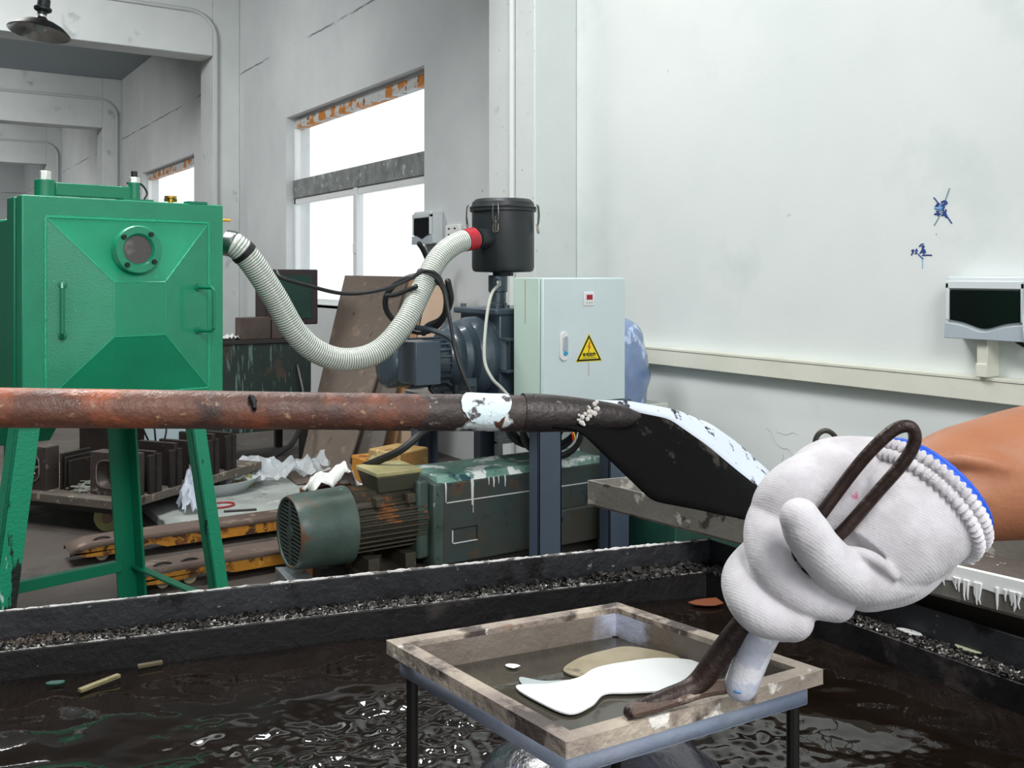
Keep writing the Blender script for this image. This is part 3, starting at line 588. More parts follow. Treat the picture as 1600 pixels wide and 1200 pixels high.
q = MB(); q.hexa([(TX0-.03, TY0-.012, TZ0), (TX0+.03, TY0-.012, TZ0), (TX0+.03, TY1+.01, TZ0), (TX0-.03, TY1+.01, TZ0)], [(TX0-.03, TY0-.012, TZ1-.03), (TX0+.03, TY0-.012, TZ1-.03), (TX0+.03, TY1-.01, TZ1-.0), (TX0-.03, TY1-.01, TZ1-.0)])
q.build('end_flange', gm, bpmp, bevel=.008)
q = MB(); q.box((TX0-.10, TY0+.03, TZ0+.04), (TX0-.03, TY1-.01, TZ1-.01)); q.build('end_cover', gm, bpmp, bevel=.015)
for z in (.14, .30, .46): MB().cyl((TX0, TY0-.02, z), (TX0, TY0, z), .012, n=6).build('bolt', gm, bpmp)
for a, b in (((TX0+.05, TY0-.004, .40), (TX1, TY0+.002, .405)), ((TX0+.08, TY0-.004, .19), (TX0+.23, TY0+.002, .195)), ((TX0+.08, TY0-.004, .19), (TX0+.086, TY0+.002, .26))):
    MB().box(a, b).build('paint_line', mat('drip_white', 'dcdedd', .5), bpmp)
mat('drip_white', 'dcdedd', .5)
q = MB(); q.box((TX0+.08, TY0-.004, .262), (TX0+.23, TY0+.002, .267)); q.box((TX0+.224, TY0-.004, .195), (TX0+.23, TY0+.002, .267)); q.build('plate_outline', mat('dark_line', '181c1c', .5), bpmp)
q = MB()
for x_, w_, h_ in ((TX0+.045, .010, .09), (TX0+.20, .018, .12), (TX0+.205, .007, .16), (TX0+.30, .006, .03), (TX0+.33, .01, .045), (TX0+.36, .006, .03), (TX0+.40, .008, .05)):
    MB().tube([(x_, TY0+.004, TZ1-.03), (x_, TY0-.002, TZ1-.05), (x_, TY0-.001, TZ1-.04-h_)], [w_/2, w_/2, w_/4], 8).build('paint_run', MATS['drip_white'], bpmp)
q = MB().box((2.98, TY0-.04, TZ0), (3.40, TY0, .285)).build('oil_box', gt, bpmp, bevel=.01)
MB().lathe([(.0, -.012), (.018, -.012), (.02, 0), (0, 0)], (3.08, TY0-.04, .235), (0, 1, 0), 16).build('plug', mat('plug_dark', '15191a', .4), bpmp)
q = MB(); q.box((1.85, 4.33, 0), (3.4, 4.40, .09)); q.box((1.85, 4.58, 0), (3.4, 4.65, .09)); q.build('skid', mat('skid_dark', '2b2a28', .6), bpmp)
em = thing('electric_motor', 'large finned motor with a slotted green fan cowl on the floor', 'motor', (2.0, 4.49, 0))
MY, MZ = 4.48, .322
def ml(prof, n=44): return MB().lathe([(r_, x_) for x_, r_ in prof], (0, MY, MZ), (1, 0, 0), n)
ml([(1.665, .150), (1.65, .158), (1.648, .168), (1.66, .175), (1.72, .180), (1.90, .186), (1.935, .190), (1.94, .180), (1.94, .12)]).build('fan_cowl', gm, em)
ml([(1.70, 0), (1.70, .165), (1.705, .165)]).build('cowl_back', mat('cowl_dark', '10100f', .8), em)
q = MB()
n_ = 17
for k in range(n_):
    z = -.15+.30*k/(n_-1); hh = math.sqrt(max(0, .158**2-z**2))
    q.box((1.655, MY-hh, MZ+z-.0045), (1.663, MY+hh, MZ+z+.0045))
q.box((1.653, MY-.012, MZ-.155), (1.665, MY+.012, MZ+.155)); q.lathe([(0, 1.652), (.035, 1.652), (.035, 1.664), (0, 1.664)], (0, MY, MZ), (1, 0, 0), 20)
q.build('grille', mat('grille_green', '3c4b47', .5, bump=.2), em)
mbody = mat('motor_body_paint', '4a4538', .6, var='3a352b', vs=5, spots=[('8a5a34', 6, .56, .06), ('6f7d6c', 8, .62, .05)], bump=.25, bs=50)
ml([(1.93, 0), (1.93, .145), (2.33, .145), (2.33, 0)]).build('frame', mbody, em)
q = MB()
for k in range(9):
    for sy in (-1, 1):
        z = -.115+.215*k/8; yy = math.sqrt(max(0, .145**2-z**2)); q.box((1.945, MY+sy*yy-(.0 if sy > 0 else .028), MZ+z-.0035), (2.31, MY+sy*yy+(.028 if sy > 0 else .0), MZ+z+.0035))
for k in range(7):
    y = -.08+.16*k/6; q.box((1.945, MY+y-.0035, MZ+.12), (2.31, MY+y+.0035, MZ+.165))
q.build('cooling_fins', mbody, em)
for xx in (2.05, 2.22): MB().box((xx-.02, MY-.165, MZ+.10), (xx+.025, MY-.115, MZ+.145)).build('lug', mbody, em, bevel=.004)
q = MB(); q.box((2.0, MY-.14, .09), (2.06, MY+.14, .17)); q.box((2.2, MY-.14, .09), (2.26, MY+.14, .17)); q.box((1.98, MY-.16, .06), (2.3, MY+.16, .092)); q.build('foot', mbody, em, bevel=.004)
tb = MB(); tb.hexa([(2.07, 4.38, .475), (2.27, 4.38, .475), (2.27, 4.56, .475), (2.07, 4.56, .475)], [(2.05, 4.35, .56), (2.29, 4.35, .56), (2.29, 4.59, .56), (2.05, 4.59, .56)])
tbo = tb.build('terminal_box', mat('terminal_olive', '4a4c3e', .5, spots=[('6f6a4a', 8, .6, .06)]), em, bevel=.006)
MB().box((2.045, 4.345, .56), (2.295, 4.595, .585)).build('cover', mat('terminal_cover', 'b9b07c', .5, var='9f9a70', vs=8, spots=[('d8cf9a', 12, .6, .05)]), tbo, bevel=.006)
tag(MB().box((2.02, 4.38, .0), (2.12, 4.6, .058)).build('wood_block', mat('block_wood', '6f4a30', .7)), 'brown wood block under the feet of the green motor', 'wooden block')
q = MB(); a_ = PZ(430, 886, .12); b2 = PZ(470, 884, .12); c_ = PZ(498, 910, .12); d_ = PZ(455, 912, .12)
q.hexa([Vector((v.x, v.y, 0)) for v in (a_, b2, c_, d_)], [a_, b2, c_, d_]); tag(q.build('steel_channel', mat('galvanised', '9ba3a8', .35, .6, spots=[('5d646a', 30, .6, .05), ('e8ecee', 60, .66, .05)]), bevel=.003), 'short galvanised channel lying below the motor cowl', 'metal channel')
q = MB().tube([PZ(590, 893, .16), PZ(655, 889, .16)], .045, 20); q.v = [v-Vector((0, 0, .115)) for v in q.v]
tag(q.build('metal_cylinder', mat('rusty_cylinder', '8a6a52', .6, spots=[('aab0ac', 10, .5, .08)])), 'small rusty cylinder lying under the pump, by the tank rim', 'metal cylinder')
# ------------------------------------------------------------------ bench and what stands on it
bench_m = mat('bench_dripped', '1e2f2b', .6, var='26332f', vs=3, spots=[('5f7a70', 34, .58, .04, (1, 1, .09)), ('93a69a', 50, .66, .03, (1, 1, .08)), ('4a3d34', 3, .6, .06)])
be = thing('workbench', 'dark green bench streaked with paint drips below the window', 'workbench', (2.6, 8.2, 0))
MB().box((1.9, 7.88, .26), (3.10, 8.6, .985)).build('body', bench_m, be, bevel=.006)
MB().box((1.88, 7.86, .985), (3.13, 8.62, 1.02)).build('worktop', mat('worktop_black', '2a2826', .5, spots=[('8a8884', 30, .68, .03)]), be, bevel=.004)
for xx in (1.92, 3.02):
    for yy in (7.9, 8.52): MB().box((xx, yy, 0), (xx+.06, yy+.06, .26)).build('leg', mat('skid_dark', '2b2a28', .6), be)
brown_m = mat('dark_wood_block', '574c46', .8, var='483e39', vs=6, bump=.3, bs=30)
for i, (xa, xb, lb) in enumerate(((2.50, 2.755, 'left brown block on the front of the dripped bench'), (2.765, 2.95, 'right brown block on the bench, under the ribbed hose'))):
    tag(MB().box((xa, 7.9, 1.02), (xb, 8.05, 1.20-.015*i)).build('wooden_block', brown_m, bevel=.006), lb, 'wooden block', 'brown blocks on the bench')
rag = MB(); rows = []
for i in range(13):
    rows.append([Vector((2.30+.19*i/12, 7.9+.2*j/9, 1.035+.05*abs(noise.noise(Vector((i*.5, j*.6, 3)))))) for j in range(10)])
tag(rag.grid(rows).build('paper_scraps', mat('paper', 'dcdcd8', .8), solid=.008), 'crumpled white paper lying at the left end of the dripped bench', 'paper')
mn = thing('old_monitor', 'dark cased box with a green screen standing on the bench before the window', 'monitor', (3.0, 8.2, 1.02))
x0, x1 = XY(415, 8.12), XY(497, 8.12)
MB().box((x0, 8.12, 1.12), (x1, 8.40, 1.60)).build('housing', mat('monitor_case', '3a2f30', .5, spots=[('6b5d5c', 30, .68, .03)]), mn, bevel=.012)
MB().box((x0+.05, 8.113, 1.17), (x1-.06, 8.13, 1.55)).build('screen', mat('monitor_green', '1c3b34', .3, var='24493f', vs=5), mn, bevel=.004)
MB().box((x0+.1, 8.15, 1.02), (x1-.14, 8.38, 1.12)).build('stand', black_m, mn)
# boards leaning against the window wall
def slab(a, b, c, d_, th, m, name, lab, cat, grp=None):
    q = MB(); n = ((b-a).cross(d_-a)).normalized()*th; q.hexa([a, b, c, d_], [a+n, b+n, c+n, d_+n]); o = q.build(name, m, bevel=.003); return tag(o, lab, cat, grp)
wb = mat('plywood_dirty', '6b5f54', .75, var='5b5047', vs=1.5, spots=[('82705f', 3, .58, .1, (3, 3, .5)), ('443b34', 6, .64, .05, (3, 3, .6))], bump=.15, bs=30)
wb2 = mat('plywood_grey', '625b54', .75, var='544e48', vs=2, spots=[('7c736a', 4, .6, .1, (3, 3, .5))], bump=.15, bs=30)
wb3 = mat('plywood_tan', 'a57d56', .7, var='8f6a47', vs=2, spots=[('c49d74', 4, .6, .1, (3, 3, .5))], bump=.15, bs=30)
wb4 = mat('board_peach', 'cdb39b', .7, var='bfa38a', vs=2)
slab(PZ(470, 735, .01), PZ(540, 750, .01), P(640, 434, 8.7), P(541, 432, 9.0), .02, wb, 'plywood_board', 'wide brown plywood board leaning in front of the window', 'board', 'leaning boards')
slab(PZ(530, 742, .01), PZ(588, 748, .01), P(662, 436, 8.62), P(600, 435, 8.85), .02, wb2, 'plywood_board', 'grey-brown leaning board partly behind the hose bend', 'board', 'leaning boards')
slab(PZ(585, 735, .01), PZ(612, 735, .01), P(668, 440, 8.45), P(640, 438, 8.6), .02, wb3, 'plywood_board', 'narrow tan leaning board behind the motor terminal box', 'board', 'leaning boards')
slab(PZ(608, 728, .01), PZ(650, 728, .01), P(706, 440, 8.0), P(672, 440, 8.2), .02, wb4, 'plywood_board', 'pale peach leaning board seen through the cable loop', 'board', 'leaning boards')
# yellow carton behind the motor
q = MB(); a_ = P(600, 744, 5.7); cx = Vector((a_.x+.05, a_.y, 0))
MX = Matrix.Translation((cx.x+.05, cx.y, 0)) @ Matrix.Rotation(.35, 4, 'Z')
tag(MB(MX).box((0, 0, 0), (.26, .26, .50)).build('yellow_carton', mat('carton_yellow', 'b99a62', .7, var='a5854f', vs=5, spots=[('e2d3a0', 6, .6, .06), ('7c5a30', 9, .62, .05)]), bevel=.01), 'stained yellow box standing behind the green motor', 'box')
q = MB(); rows = []
p0 = Vector((1.98, 4.72, .0))
cl_ = mat('white_cloth', 'e6e8e4', .8)
for i in range(15):
    rows.append([Vector((1.86+.30*i/14, 4.70+.16*j/8, .44+.11*math.sin(PI*i/14)*math.sin(PI*(j+2)/10)+.05*noise.noise(Vector((i*.55, j*.6, 1)))+.03*math.sin(i*.9))) for j in range(9)])
tag(q.grid(rows).build('white_rag', cl_, solid=.006), 'white rag lying bunched behind the top of the motor', 'rag')
tag(MB().box((1.86, 4.70, 0), (2.2, 4.9, .44)).build('rust_box', mat('rust_block', '7a4a30', .7, var='5b3a28', vs=5), bevel=.01), 'rusty box directly behind the motor, under the white rag', 'box')
# ------------------------------------------------------------------ hand cart with castings
K = PZ(192, 786, .21); F1 = PZ(0, 765, .21); u_ = (Vector((F1.x, F1.y, 0))-Vector((K.x, K.y, 0))).normalized(); v_ = Vector((u_.y, -u_.x, 0))
if v_.dot(Vector((SA, CA, 0))) < 0: v_ = -v_
cm = Matrix(((u_.x, v_.x, 0, K.x), (u_.y, v_.y, 0, K.y), (0, 0, 1, 0), (0, 0, 0, 1)))
ct = thing('flat_cart', 'low flat hand cart loaded with dark castings behind the green legs', 'cart', (K.x, K.y, 0))
cart_m = mat('cart_deck', '6d655c', .7, var='5a534b', vs=4, spots=[('a29a8c', 14, .6, .05), ('3b352f', 8, .6, .06)], bump=.3, bs=40)
MB(cm).box((0, 0, .16), (1.35, 1.35, .215)).build('deck', cart_m, ct, bevel=.006)
MB(cm).box((.05, .05, .12), (1.3, .10, .16)).build('under_rail', mat('skid_dark', '2b2a28', .6), ct)
for (a, b) in ((.20, .10), (1.2, .12), (.06, 1.2)):
    w = MB(cm).lathe([(0, -.028), (.06, -.028), (.085, -.022), (.088, 0), (.085, .022), (.06, .028), (0, .028)], (a, b, .088), (.35, .94, 0), 28).build('wheel', mat('wheel_rubber', '8f8f5c', .6, var='7c7a50', vs=8), ct)
    MB(cm).lathe([(0, -.034), (.03, -.034), (.034, -.028), (.034, .028), (.03, .034), (0, .034)], (a, b, .088), (.35, .94, 0), 16).build('hub', mat('hub_rust', '6d5a48', .6), w)
    MB(cm).box((a-.05, b-.04, .172), (a+.05, b+.04, .178)).build('caster_plate', black_m, ct)
cast_m = mat('cast_iron', '584f4b', .5, .35, var='473f3b', vs=5, spots=[('857a74', 10, .62, .06), ('6b4a38', 4, .62, .08)], bump=.3, bs=50)
castd_m = mat('cast_iron_dark', '3b3532', .5, .35, var='2c2725', vs=5, spots=[('6f655f', 14, .64, .05)], bump=.3, bs=50)
shine_m = mat('worn_casting_pocket', 'a9a5a2', .25, .85, bump=.5, bs=60)
def casting(x0, y0, w, h, dep, label, m=cast_m, rot=0.0):
    M2 = cm @ Matrix.Translation((x0, y0, .215)) @ Matrix.Rotation(rot, 4, 'Z')
    loc = M2 @ Vector((w/2, dep/2, 0)); r = thing('mold_casting', label, 'casting', loc, group='castings on the cart')
    # block with a rounded pocket in the front
    fr = []; N2 = 28
    def rr(k, hw, hh, e=4): 
        a = 2*PI*k/N2; c, s = math.cos(a), math.sin(a); q = (abs(c)**e+abs(s)**e)**(-1/e); return (w/2+hw*c*q, h/2+hh*s*q)
    vs = []; fs = []
    for (hw, hh, y, e) in ((w/2, h/2, dep, 60), (w/2, h/2, 0, 60), (w*.36, h*.34, 0, 4), (w*.32, h*.30, .02, 4), (w*.26, h*.24, .05, 3)):
        for k in range(N2): x, z = rr(k+.5, hw, hh, e); vs.append((x, y, z))
    for i in range(4):
        for k in range(N2): k2 = (k+1) % N2; fs.append((i*N2+k, i*N2+k2, (i+1)*N2+k2, (i+1)*N2+k))
    fs.append(tuple(4*N2+k for k in range(N2))); fs.append(tuple(k for k in range(N2)))
    MB(M2).add(vs, fs).build('block', m, r, bevel=.003)
    q = MB(M2); q.tube([(rr(k+.5, w*.34, h*.32)[0], -.002, rr(k+.5, w*.34, h*.32)[1]) for k in range(N2)], .006, 6, closed=True); q.build('pocket_rim', shine_m, r)
    q = MB(M2); q.ball((w*.46, .05, h*.48), .035, (1.5, .5, .6)); q.ball((w*.55, .05, h*.32), .03, (1.8, .5, .5)); q.build('pocket_boss', shine_m, r)
    return r
casting(.02, .10, .33, .26, .10, 'casting with a bright rounded pocket, on the cart corner behind the middle leg')
casting(.66, .06, .36, .27, .10, 'casting at the left picture edge behind the worn front leg')
for k in range(3): 
    q = MB(cm).box((.60-.035*k, .12, .215), (.615-.035*k, .36, .44-.02*k))
    tag(q.build('steel_plate', castd_m, bevel=.003), ['upright dark plate touching the left casting', 'middle upright dark plate of the three beside the left casting', 'rightmost upright dark plate of the three beside the left casting'][k], 'plate', 'upright plates between the castings')
for k in range(5):
    q = MB(cm).box((.0+.005*k, .26+.19*k, .215), (.30, .29+.19*k, .47+.02*(k % 2)))
    q.box((.0+.005*k, .22+.19*k, .215), (.022+.005*k, .33+.19*k, .45)); 
    tag(q.build('ribbed_casting', castd_m, bevel=.004), 'dark ribbed mold frame in the row along the right side of the cart, %s' % ['nearest', 'second nearest', 'third', 'fourth', 'farthest'][k], 'casting', 'mold frames along the cart side')
q = MB(cm)
for k in range(6): q.tube(catmull([(.10+.10*k, .45+.05*k, .46), (.12+.1*k, .50, .60), (.32+.10*k, .60+.04*k, .80)], 6), .006, 6)
tag(q.build('wire_rods', mat('wire_dark', '2c2826', .5, .4), kind=None), 'thin dark rods sticking up from the castings on the cart', 'rods', kind='stuff')
q = MB(cm)
for k in range(160):
    a = Vector((.40+random.gauss(0, .07), .10+random.random()*.2, .219+random.random()*.05*math.exp(-abs(random.gauss(0, 1))))); dd = Vector((random.uniform(-1, 1), random.uniform(-1, 1), random.uniform(0, .5)))*.035
    q.tube([a, a+dd, a+dd*1.6+Vector((.01, 0, -.005))], .002, 4)
tag(q.build('metal_swarf', mat('swarf', 'a3a99c', .5)), 'pale tangled shavings between two castings on the cart', 'shavings', kind='stuff')
tag(MB(cm).box((.35, 1.0, .215), (.75, 1.06, .62)).build('pale_board', mat('panel_pale', 'c9dfe6', .5, spots=[('3b4a4e', 9, .66, .02, (3, 3, 1))]), bevel=.004), 'pale blue panel behind the rods on the cart', 'panel')
tag(MB(cm).box((.80, .9, .215), (1.25, 1.25, .60)).build('dark_crate', castd_m, bevel=.006), 'dark crate at the back left of the cart', 'crate')
# ------------------------------------------------------------------ pallet truck
pt = thing('pallet_truck', 'worn orange pallet truck with two forks on the floor behind the green legs', 'pallet truck', (1.9, 5.4, 0))
fork_m = mat('fork_top', '6a5a50', .65, var='5a4b43', vs=4, spots=[('8a7a6c', 10, .6, .06), ('3f3029', 6, .62, .06)], bump=.25, bs=40)
fork_y = mat('fork_orange', 'c4862a', .6, spots=[('4d3320', 12, .55, .05), ('7d4a1f', 6, .56, .08), ('d89b3a', 20, .62, .04)], bump=.3, bs=40)
def fork(x0, x1, y0, w, zt):
    tp = [(x0, zt-.035), (x0+.10, zt-.004), (x0+.25, zt), (x1, zt)]
    q = MB(); rows = [[Vector((x, y0+dy, z+dz)) for x, z in tp] for dy, dz in ((0, -.022), (.015, 0), (w-.015, 0), (w, -.022))]
    q.grid(rows); f = q.build('fork', fork_m, pt, solid=.008)
    for yy in (y0, y0+w):
        q = MB(); low = [(x1, zt-.075), (x0+.5, zt-.075), (x0+.42, zt-.045), (x0+.2, zt-.075), (x0+.08, zt-.07), (x0+.02, zt-.045)]
        q.prism([(x, yy, z) for x, z in [(a, b-.02) for a, b in tp]+low], (0, .008, 0)); q.build('fork_side', fork_y, f)
    for xx in (x0+.17, x0+.30):
        MB().lathe([(0, -.05), (.032, -.05), (.035, -.045), (.035, .045), (.032, .05), (0, .05)], (xx, y0+w/2, .036), (0, 1, 0), 20).build('roller', mat('roller_cream', 'b9ae90', .5), f)
    q = MB()
    for xx in (x0+.17, x0+.30): q.tube([(xx+.045*math.cos(a), y0+w/2-.04, zt-.006+.018*math.sin(a)) for a in [PI*i/8 for i in range(9)]], .006, 6)
    q.build('roller_arch', mat('arch_dark', '1e1815', .6), f)
fork(.86, 2.6, 5.60, .20, .115); fork(1.02, 2.6, 4.93, .20, .115)
MB().box((2.55, 4.93, .05), (2.75, 5.8, .40)).build('pump_head', fork_y, pt, bevel=.01)
b2m = mat('floor_sheet', 'a5aba7', .7, var='8f9490', vs=2.5, spots=[('c2c6c2', 6, .58, .1), ('5d605c', 9, .64, .05)], bump=.15, bs=40)
tag(MB().box((1.46, 5.84, .0), (2.9, 7.15, .06)).build('grey_slab', b2m, bevel=.008), 'flat light grey slab on the floor beyond the orange forks', 'slab')
q = MB(); rows = []
for i in range(12):
    rows.append([Vector((1.60+.12*i/11, 5.30+.10*j/6, .010+.03*math.sin(PI*i/11)*math.sin(PI*j/6)*(.7+.5*noise.noise(Vector((i, j, 2)))))) for j in range(7)])
tag(q.grid(rows).build('red_rag', mat('rag_red', '7c1526', .8), solid=.006), 'dark red rag on the floor between the orange forks', 'rag')
# plastic sheeting, basin, ring
film = mat('clear_film', 'dfe6ea', .15, alpha=.6, bump=.9, bs=22)
def crumple(name, lab, cat, x0, y0, wx, wy, z, amp, m, seed, nx=26, ny=20, f=.35, dome=0):
    q = MB(); rows = [[Vector((x0+wx*i/nx+.02*noise.noise(Vector((i*.6, j*.5, seed+4))), y0+wy*j/ny+.02*noise.noise(Vector((j*.6, i*.5, seed+9))), z+.012+amp*(abs(noise.noise(Vector((i*f, j*f, seed))))+.5*abs(noise.noise(Vector((i*f*2.2, j*f*2.2, seed+3)))))+dome*abs(math.sin(PI*i/nx)*math.sin(PI*j/ny))**.7)) for j in range(ny+1)] for i in range(nx+1)]
    return tag(q.grid(rows).build(name, m, smooth=True, angle=25), lab, cat)
crumple('plastic_sheet', 'wide crumpled clear plastic sheet on the grey slab', 'plastic sheet', 2.02, 6.70, .85, .45, .06, .20, film, 1, f=.17)
crumple('plastic_bag', 'upright crumpled clear plastic bag beside the right green leg', 'plastic bag', 1.60, 6.16, .20, .22, .06, .13, mat('film_white', 'dfe8f6', .2, alpha=.8, bump=.9, bs=22), 7, 20, 18, .22, .17)
q = MB().lathe([(0, .0), (.26, .0), (.34, .085), (.345, .09), (.33, .088), (.25, .012), (0, .012)], (1.95, 6.85, .06), n=40)
tag(q.build('plastic_basin', mat('basin_white', 'ccd6da', .4)), 'shallow pale basin on the grey slab behind the plastic bag', 'basin')
tag(MB().tube([(1.86+.09*math.cos(a), 6.30+.07*math.sin(a), .068) for a in [2*PI*i/24 for i in range(24)]], .006, 6, closed=True).build('red_ring', mat('ring_red', 'a3252c', .4)), 'thin red ring of tubing on the grey slab', 'ring')
tag(MB().tube([(1.83, 6.12, .068), (2.02, 6.06, .068)], .007, 6).build('thin_rod', black_m), 'short dark rod on the grey slab beside the red ring', 'rod')
slab(Vector((2.2, 6.05, .061)), Vector((2.46, 6.0, .061)), Vector((2.50, 6.2, .061)), Vector((2.24, 6.24, .061)), .006, mat('cardboard', '7d6f66', .8), 'cardboard_scrap', 'small brown cardboard scrap on the slab left of the motor', 'cardboard')
slab(Vector((2.50, 6.62, .061)), Vector((2.95, 6.5, .12)), Vector((3.0, 7.0, .14)), Vector((2.55, 7.1, .08)), .01, mat('cardboard_dark', '63574e', .8), 'cardboard_sheet', 'bent brown cardboard sheet under the leaning boards', 'cardboard')
tag(cable('floor_hose', [Vector((2.95, 7.8, .8)), Vector((2.93, 7.6, .5)), Vector((2.75, 7.35, .25)), Vector((2.5, 7.25, .14))], .02, ck), 'black hose drooping from the right end of the bench', 'hose')
# ------------------------------------------------------------------ beside the cabinet
pc = P(1005, 845, 5.62); 
tag(MB().box((3.56, 4.30, 0), (3.90, 4.72, .80)).build('metal_locker', mat('locker_pale', 'c9cfc6', .5), bevel=.006), 'pale metal locker behind the pump stand, under the blue wrapped bundle', 'locker')
q = MB(); rows = []
for i in range(23):
    z = .80+.50*i/22; t = i/22; r_ = (.17+.02*math.sin(t*5))*(1 if t < .75 else math.sqrt(max(.02, 1-((t-.75)/.26)**2)))
    rows.append([Vector((3.69+r_*(1+.22*noise.noise(Vector((math.cos(a)*1.6, math.sin(a)*1.6, t*5))))*math.cos(a), 4.52+r_*1.0*math.sin(a), z)) for a in [2*PI*k/40 for k in range(41)]])
bl_m = mat('blue_film', '7f93b8', .2, coat=.6, var='6a80a8', vs=6, spots=[('b9c9e6', 10, .58, .06, (1, 1, .5))], bump=1.0, bs=12, bstretch=(1, 1, .5))
tag(q.grid(rows).build('wrapped_bundle', bl_m, angle=60), 'blue plastic wrapped bundle standing just right of the control cabinet', 'bundle')
tag(MB().box((3.45, 3.75, 0), (3.95, 4.20, .30)).build('green_box', mat('green_dark_paint', '12382f', .5, var='1b4a3c', vs=4), bevel=.006), 'dark green box on the floor right of the pale locker, seen under the tray', 'box')
q = MB()
for k in range(7): q.box((3.10, 4.9+.0, .56+.035*k), (3.42, 4.92, .575+.035*k))
q.box((3.10, 4.92, .54), (3.42, 4.95, .82)); q.box((3.10, 4.90, 0), (3.13, 4.95, .56)); q.box((3.39, 4.90, 0), (3.42, 4.95, .56))
tag(q.build('louvre_panel', mat('louvre_grey', 'b4bcbf', .5), bevel=.003), 'grey louvred panel behind the coiled cables of the stand', 'panel')

# ------------------------------------------------------------------ foreground tank
tank_m = mat('tank_steel', '0f0d0e', .5, .1, var='171516', vs=5, spots=[('3b3433', 9, .58, .08), ('6a6462', 60, .70, .03)], bump=.3, bs=50, rvar=.2)
tankr_m = mat('tank_rim_steel', '3a3b3e', .42, .3, var='29292b', vs=6, spots=[('8c8a8a', 60, .66, .04), ('1b1819', 9, .56, .08), ('a5415c', 26, .765, .01)], bump=.35, bs=60, rvar=.2)
def cf(px, py, h): d = FPX*h/(py-HOR); return Vector(((px-800)/FPX*d, d))
Kc = cf(1104, 894, .65); bd = (cf(0, 1020, .65)-Kc).normalized(); rd = (cf(1600, 1070, .65)-Kc).normalized()
LB_, LR_ = 2.4, 1.3
inner = [Kc, Kc+bd*LB_, Kc+bd*LB_+rd*LR_, Kc+rd*LR_]
def offs(w): return [Kc-bd*w-rd*w, Kc+bd*(LB_+w)-rd*w, Kc+bd*(LB_+w)+rd*(LR_+w), Kc-bd*w+rd*(LR_+w)]
def ringp(mb, a, b, z0, z1):
    for i in range(4):
        j = (i+1) % 4; q = [a[i], b[i], b[j], a[j]]
        mb.hexa([cw(v.x, v.y, z0) for v in q], [cw(v.x, v.y, z1) for v in q])
    return mb
tk = thing('slurry_tank', 'black steel tank of dark liquid with a debris-covered angle rim', 'tank', cw((inner[0].x+inner[2].x)/2, (inner[0].y+inner[2].y)/2, 0))
ZL, ZT, ZWt = .90, .955, .85
ringp(MB(), inner, offs(.055), .0, ZL).build('tank_wall', tank_m, tk, bevel=.002)
ringp(MB(), offs(.049), offs(.056), ZL-.02, ZT).build('rim_upstand', tankr_m, tk, bevel=.0015)
q = MB().hexa([cw(v.x, v.y, .30) for v in inner], [cw(v.x, v.y, .32) for v in inner]); q.build('tank_floor', tank_m, tk)
# crust of residue on the rim's top edge
q = MB(); a_, b_ = offs(.0525)[1], offs(.0525)[0]; n_ = 420
crest = []
for i in range(n_+1):
    t = i/n_; v = a_.lerp(b_, t); crest.append((cw(v.x, v.y, ZT+.0012*random.random()), .0014+.0022*max(0, noise.noise(Vector((t*90, 0, 0))))+.0007*random.random()+(.002*random.random() if t > .62 else 0)))
q.tube([c for c, _ in crest], [r_ for _, r_ in crest], 6); q.build('residue_crust', mat('crust', 'd9d6d2', .7, spots=[('6f6b68', 40, .52, .06)]), tk)
q = MB(); q.tube([cw(v.x, v.y, ZL+.001) for v in [Kc.lerp(Kc+bd*LB_, i/300)-rd*.0015 for i in range(301)]], [.0007+.0012*random.random() for _ in range(301)], 5)
q.build('ledge_crust', mat('ledge_crust', 'a9a6a2', .6, spots=[('4b4846', 60, .5, .06)]), tk)
# liquid
def wat_h(p, lat, d):
    n1 = noise.noise(Vector((lat*7.0+1, d*9.5, .3)))*.0068+noise.noise(Vector((lat*15, d*19, 4)))*.0026
    ch_ = 0
    for (x, y, s, k_) in ((-.154, 1.57, .10, 1), (-.187, 1.42, .13, 1), (-.098, 1.48, .10, 1), (.355, 1.53, .08, 1), (.37, 1.42, .10, 1), (.56, 1.42, .07, .6), (-.467, 1.78, .07, .5), (-.45, 1.46, .12, .35), (-.33, 1.40, .10, .6)):
        ch_ += k_*math.exp(-(((lat-x)**2+(d-y)**2)/(s*s)))
    n2 = noise.noise(Vector((lat*42, d*42, 9)))*.0062+noise.noise(Vector((lat*75, d*75, 2)))*.0022
    return n1*(.9+.4*min(1, ch_))+n2*min(1, ch_)*.8
q = MB(); rows = []; NA, NB_ = 420, 300
for i in range(NA+1):
    row = []
    for j in range(NB_+1):
        v = Kc+bd*LB_*(i/NA)+rd*LR_*(j/NB_); row.append(cw(v.x, v.y, ZWt+wat_h(None, v.x, v.y)))
    rows.append(row)
water_m = mat('dark_liquid', '130d09', .03, var='1d1611', vs=5, ior=1.45, bump=.05, bs=14, spec=.6)
tag(q.grid(rows).build('liquid_surface', water_m, angle=180), 'rippling blackish brown liquid filling the tank', 'liquid', kind='stuff')
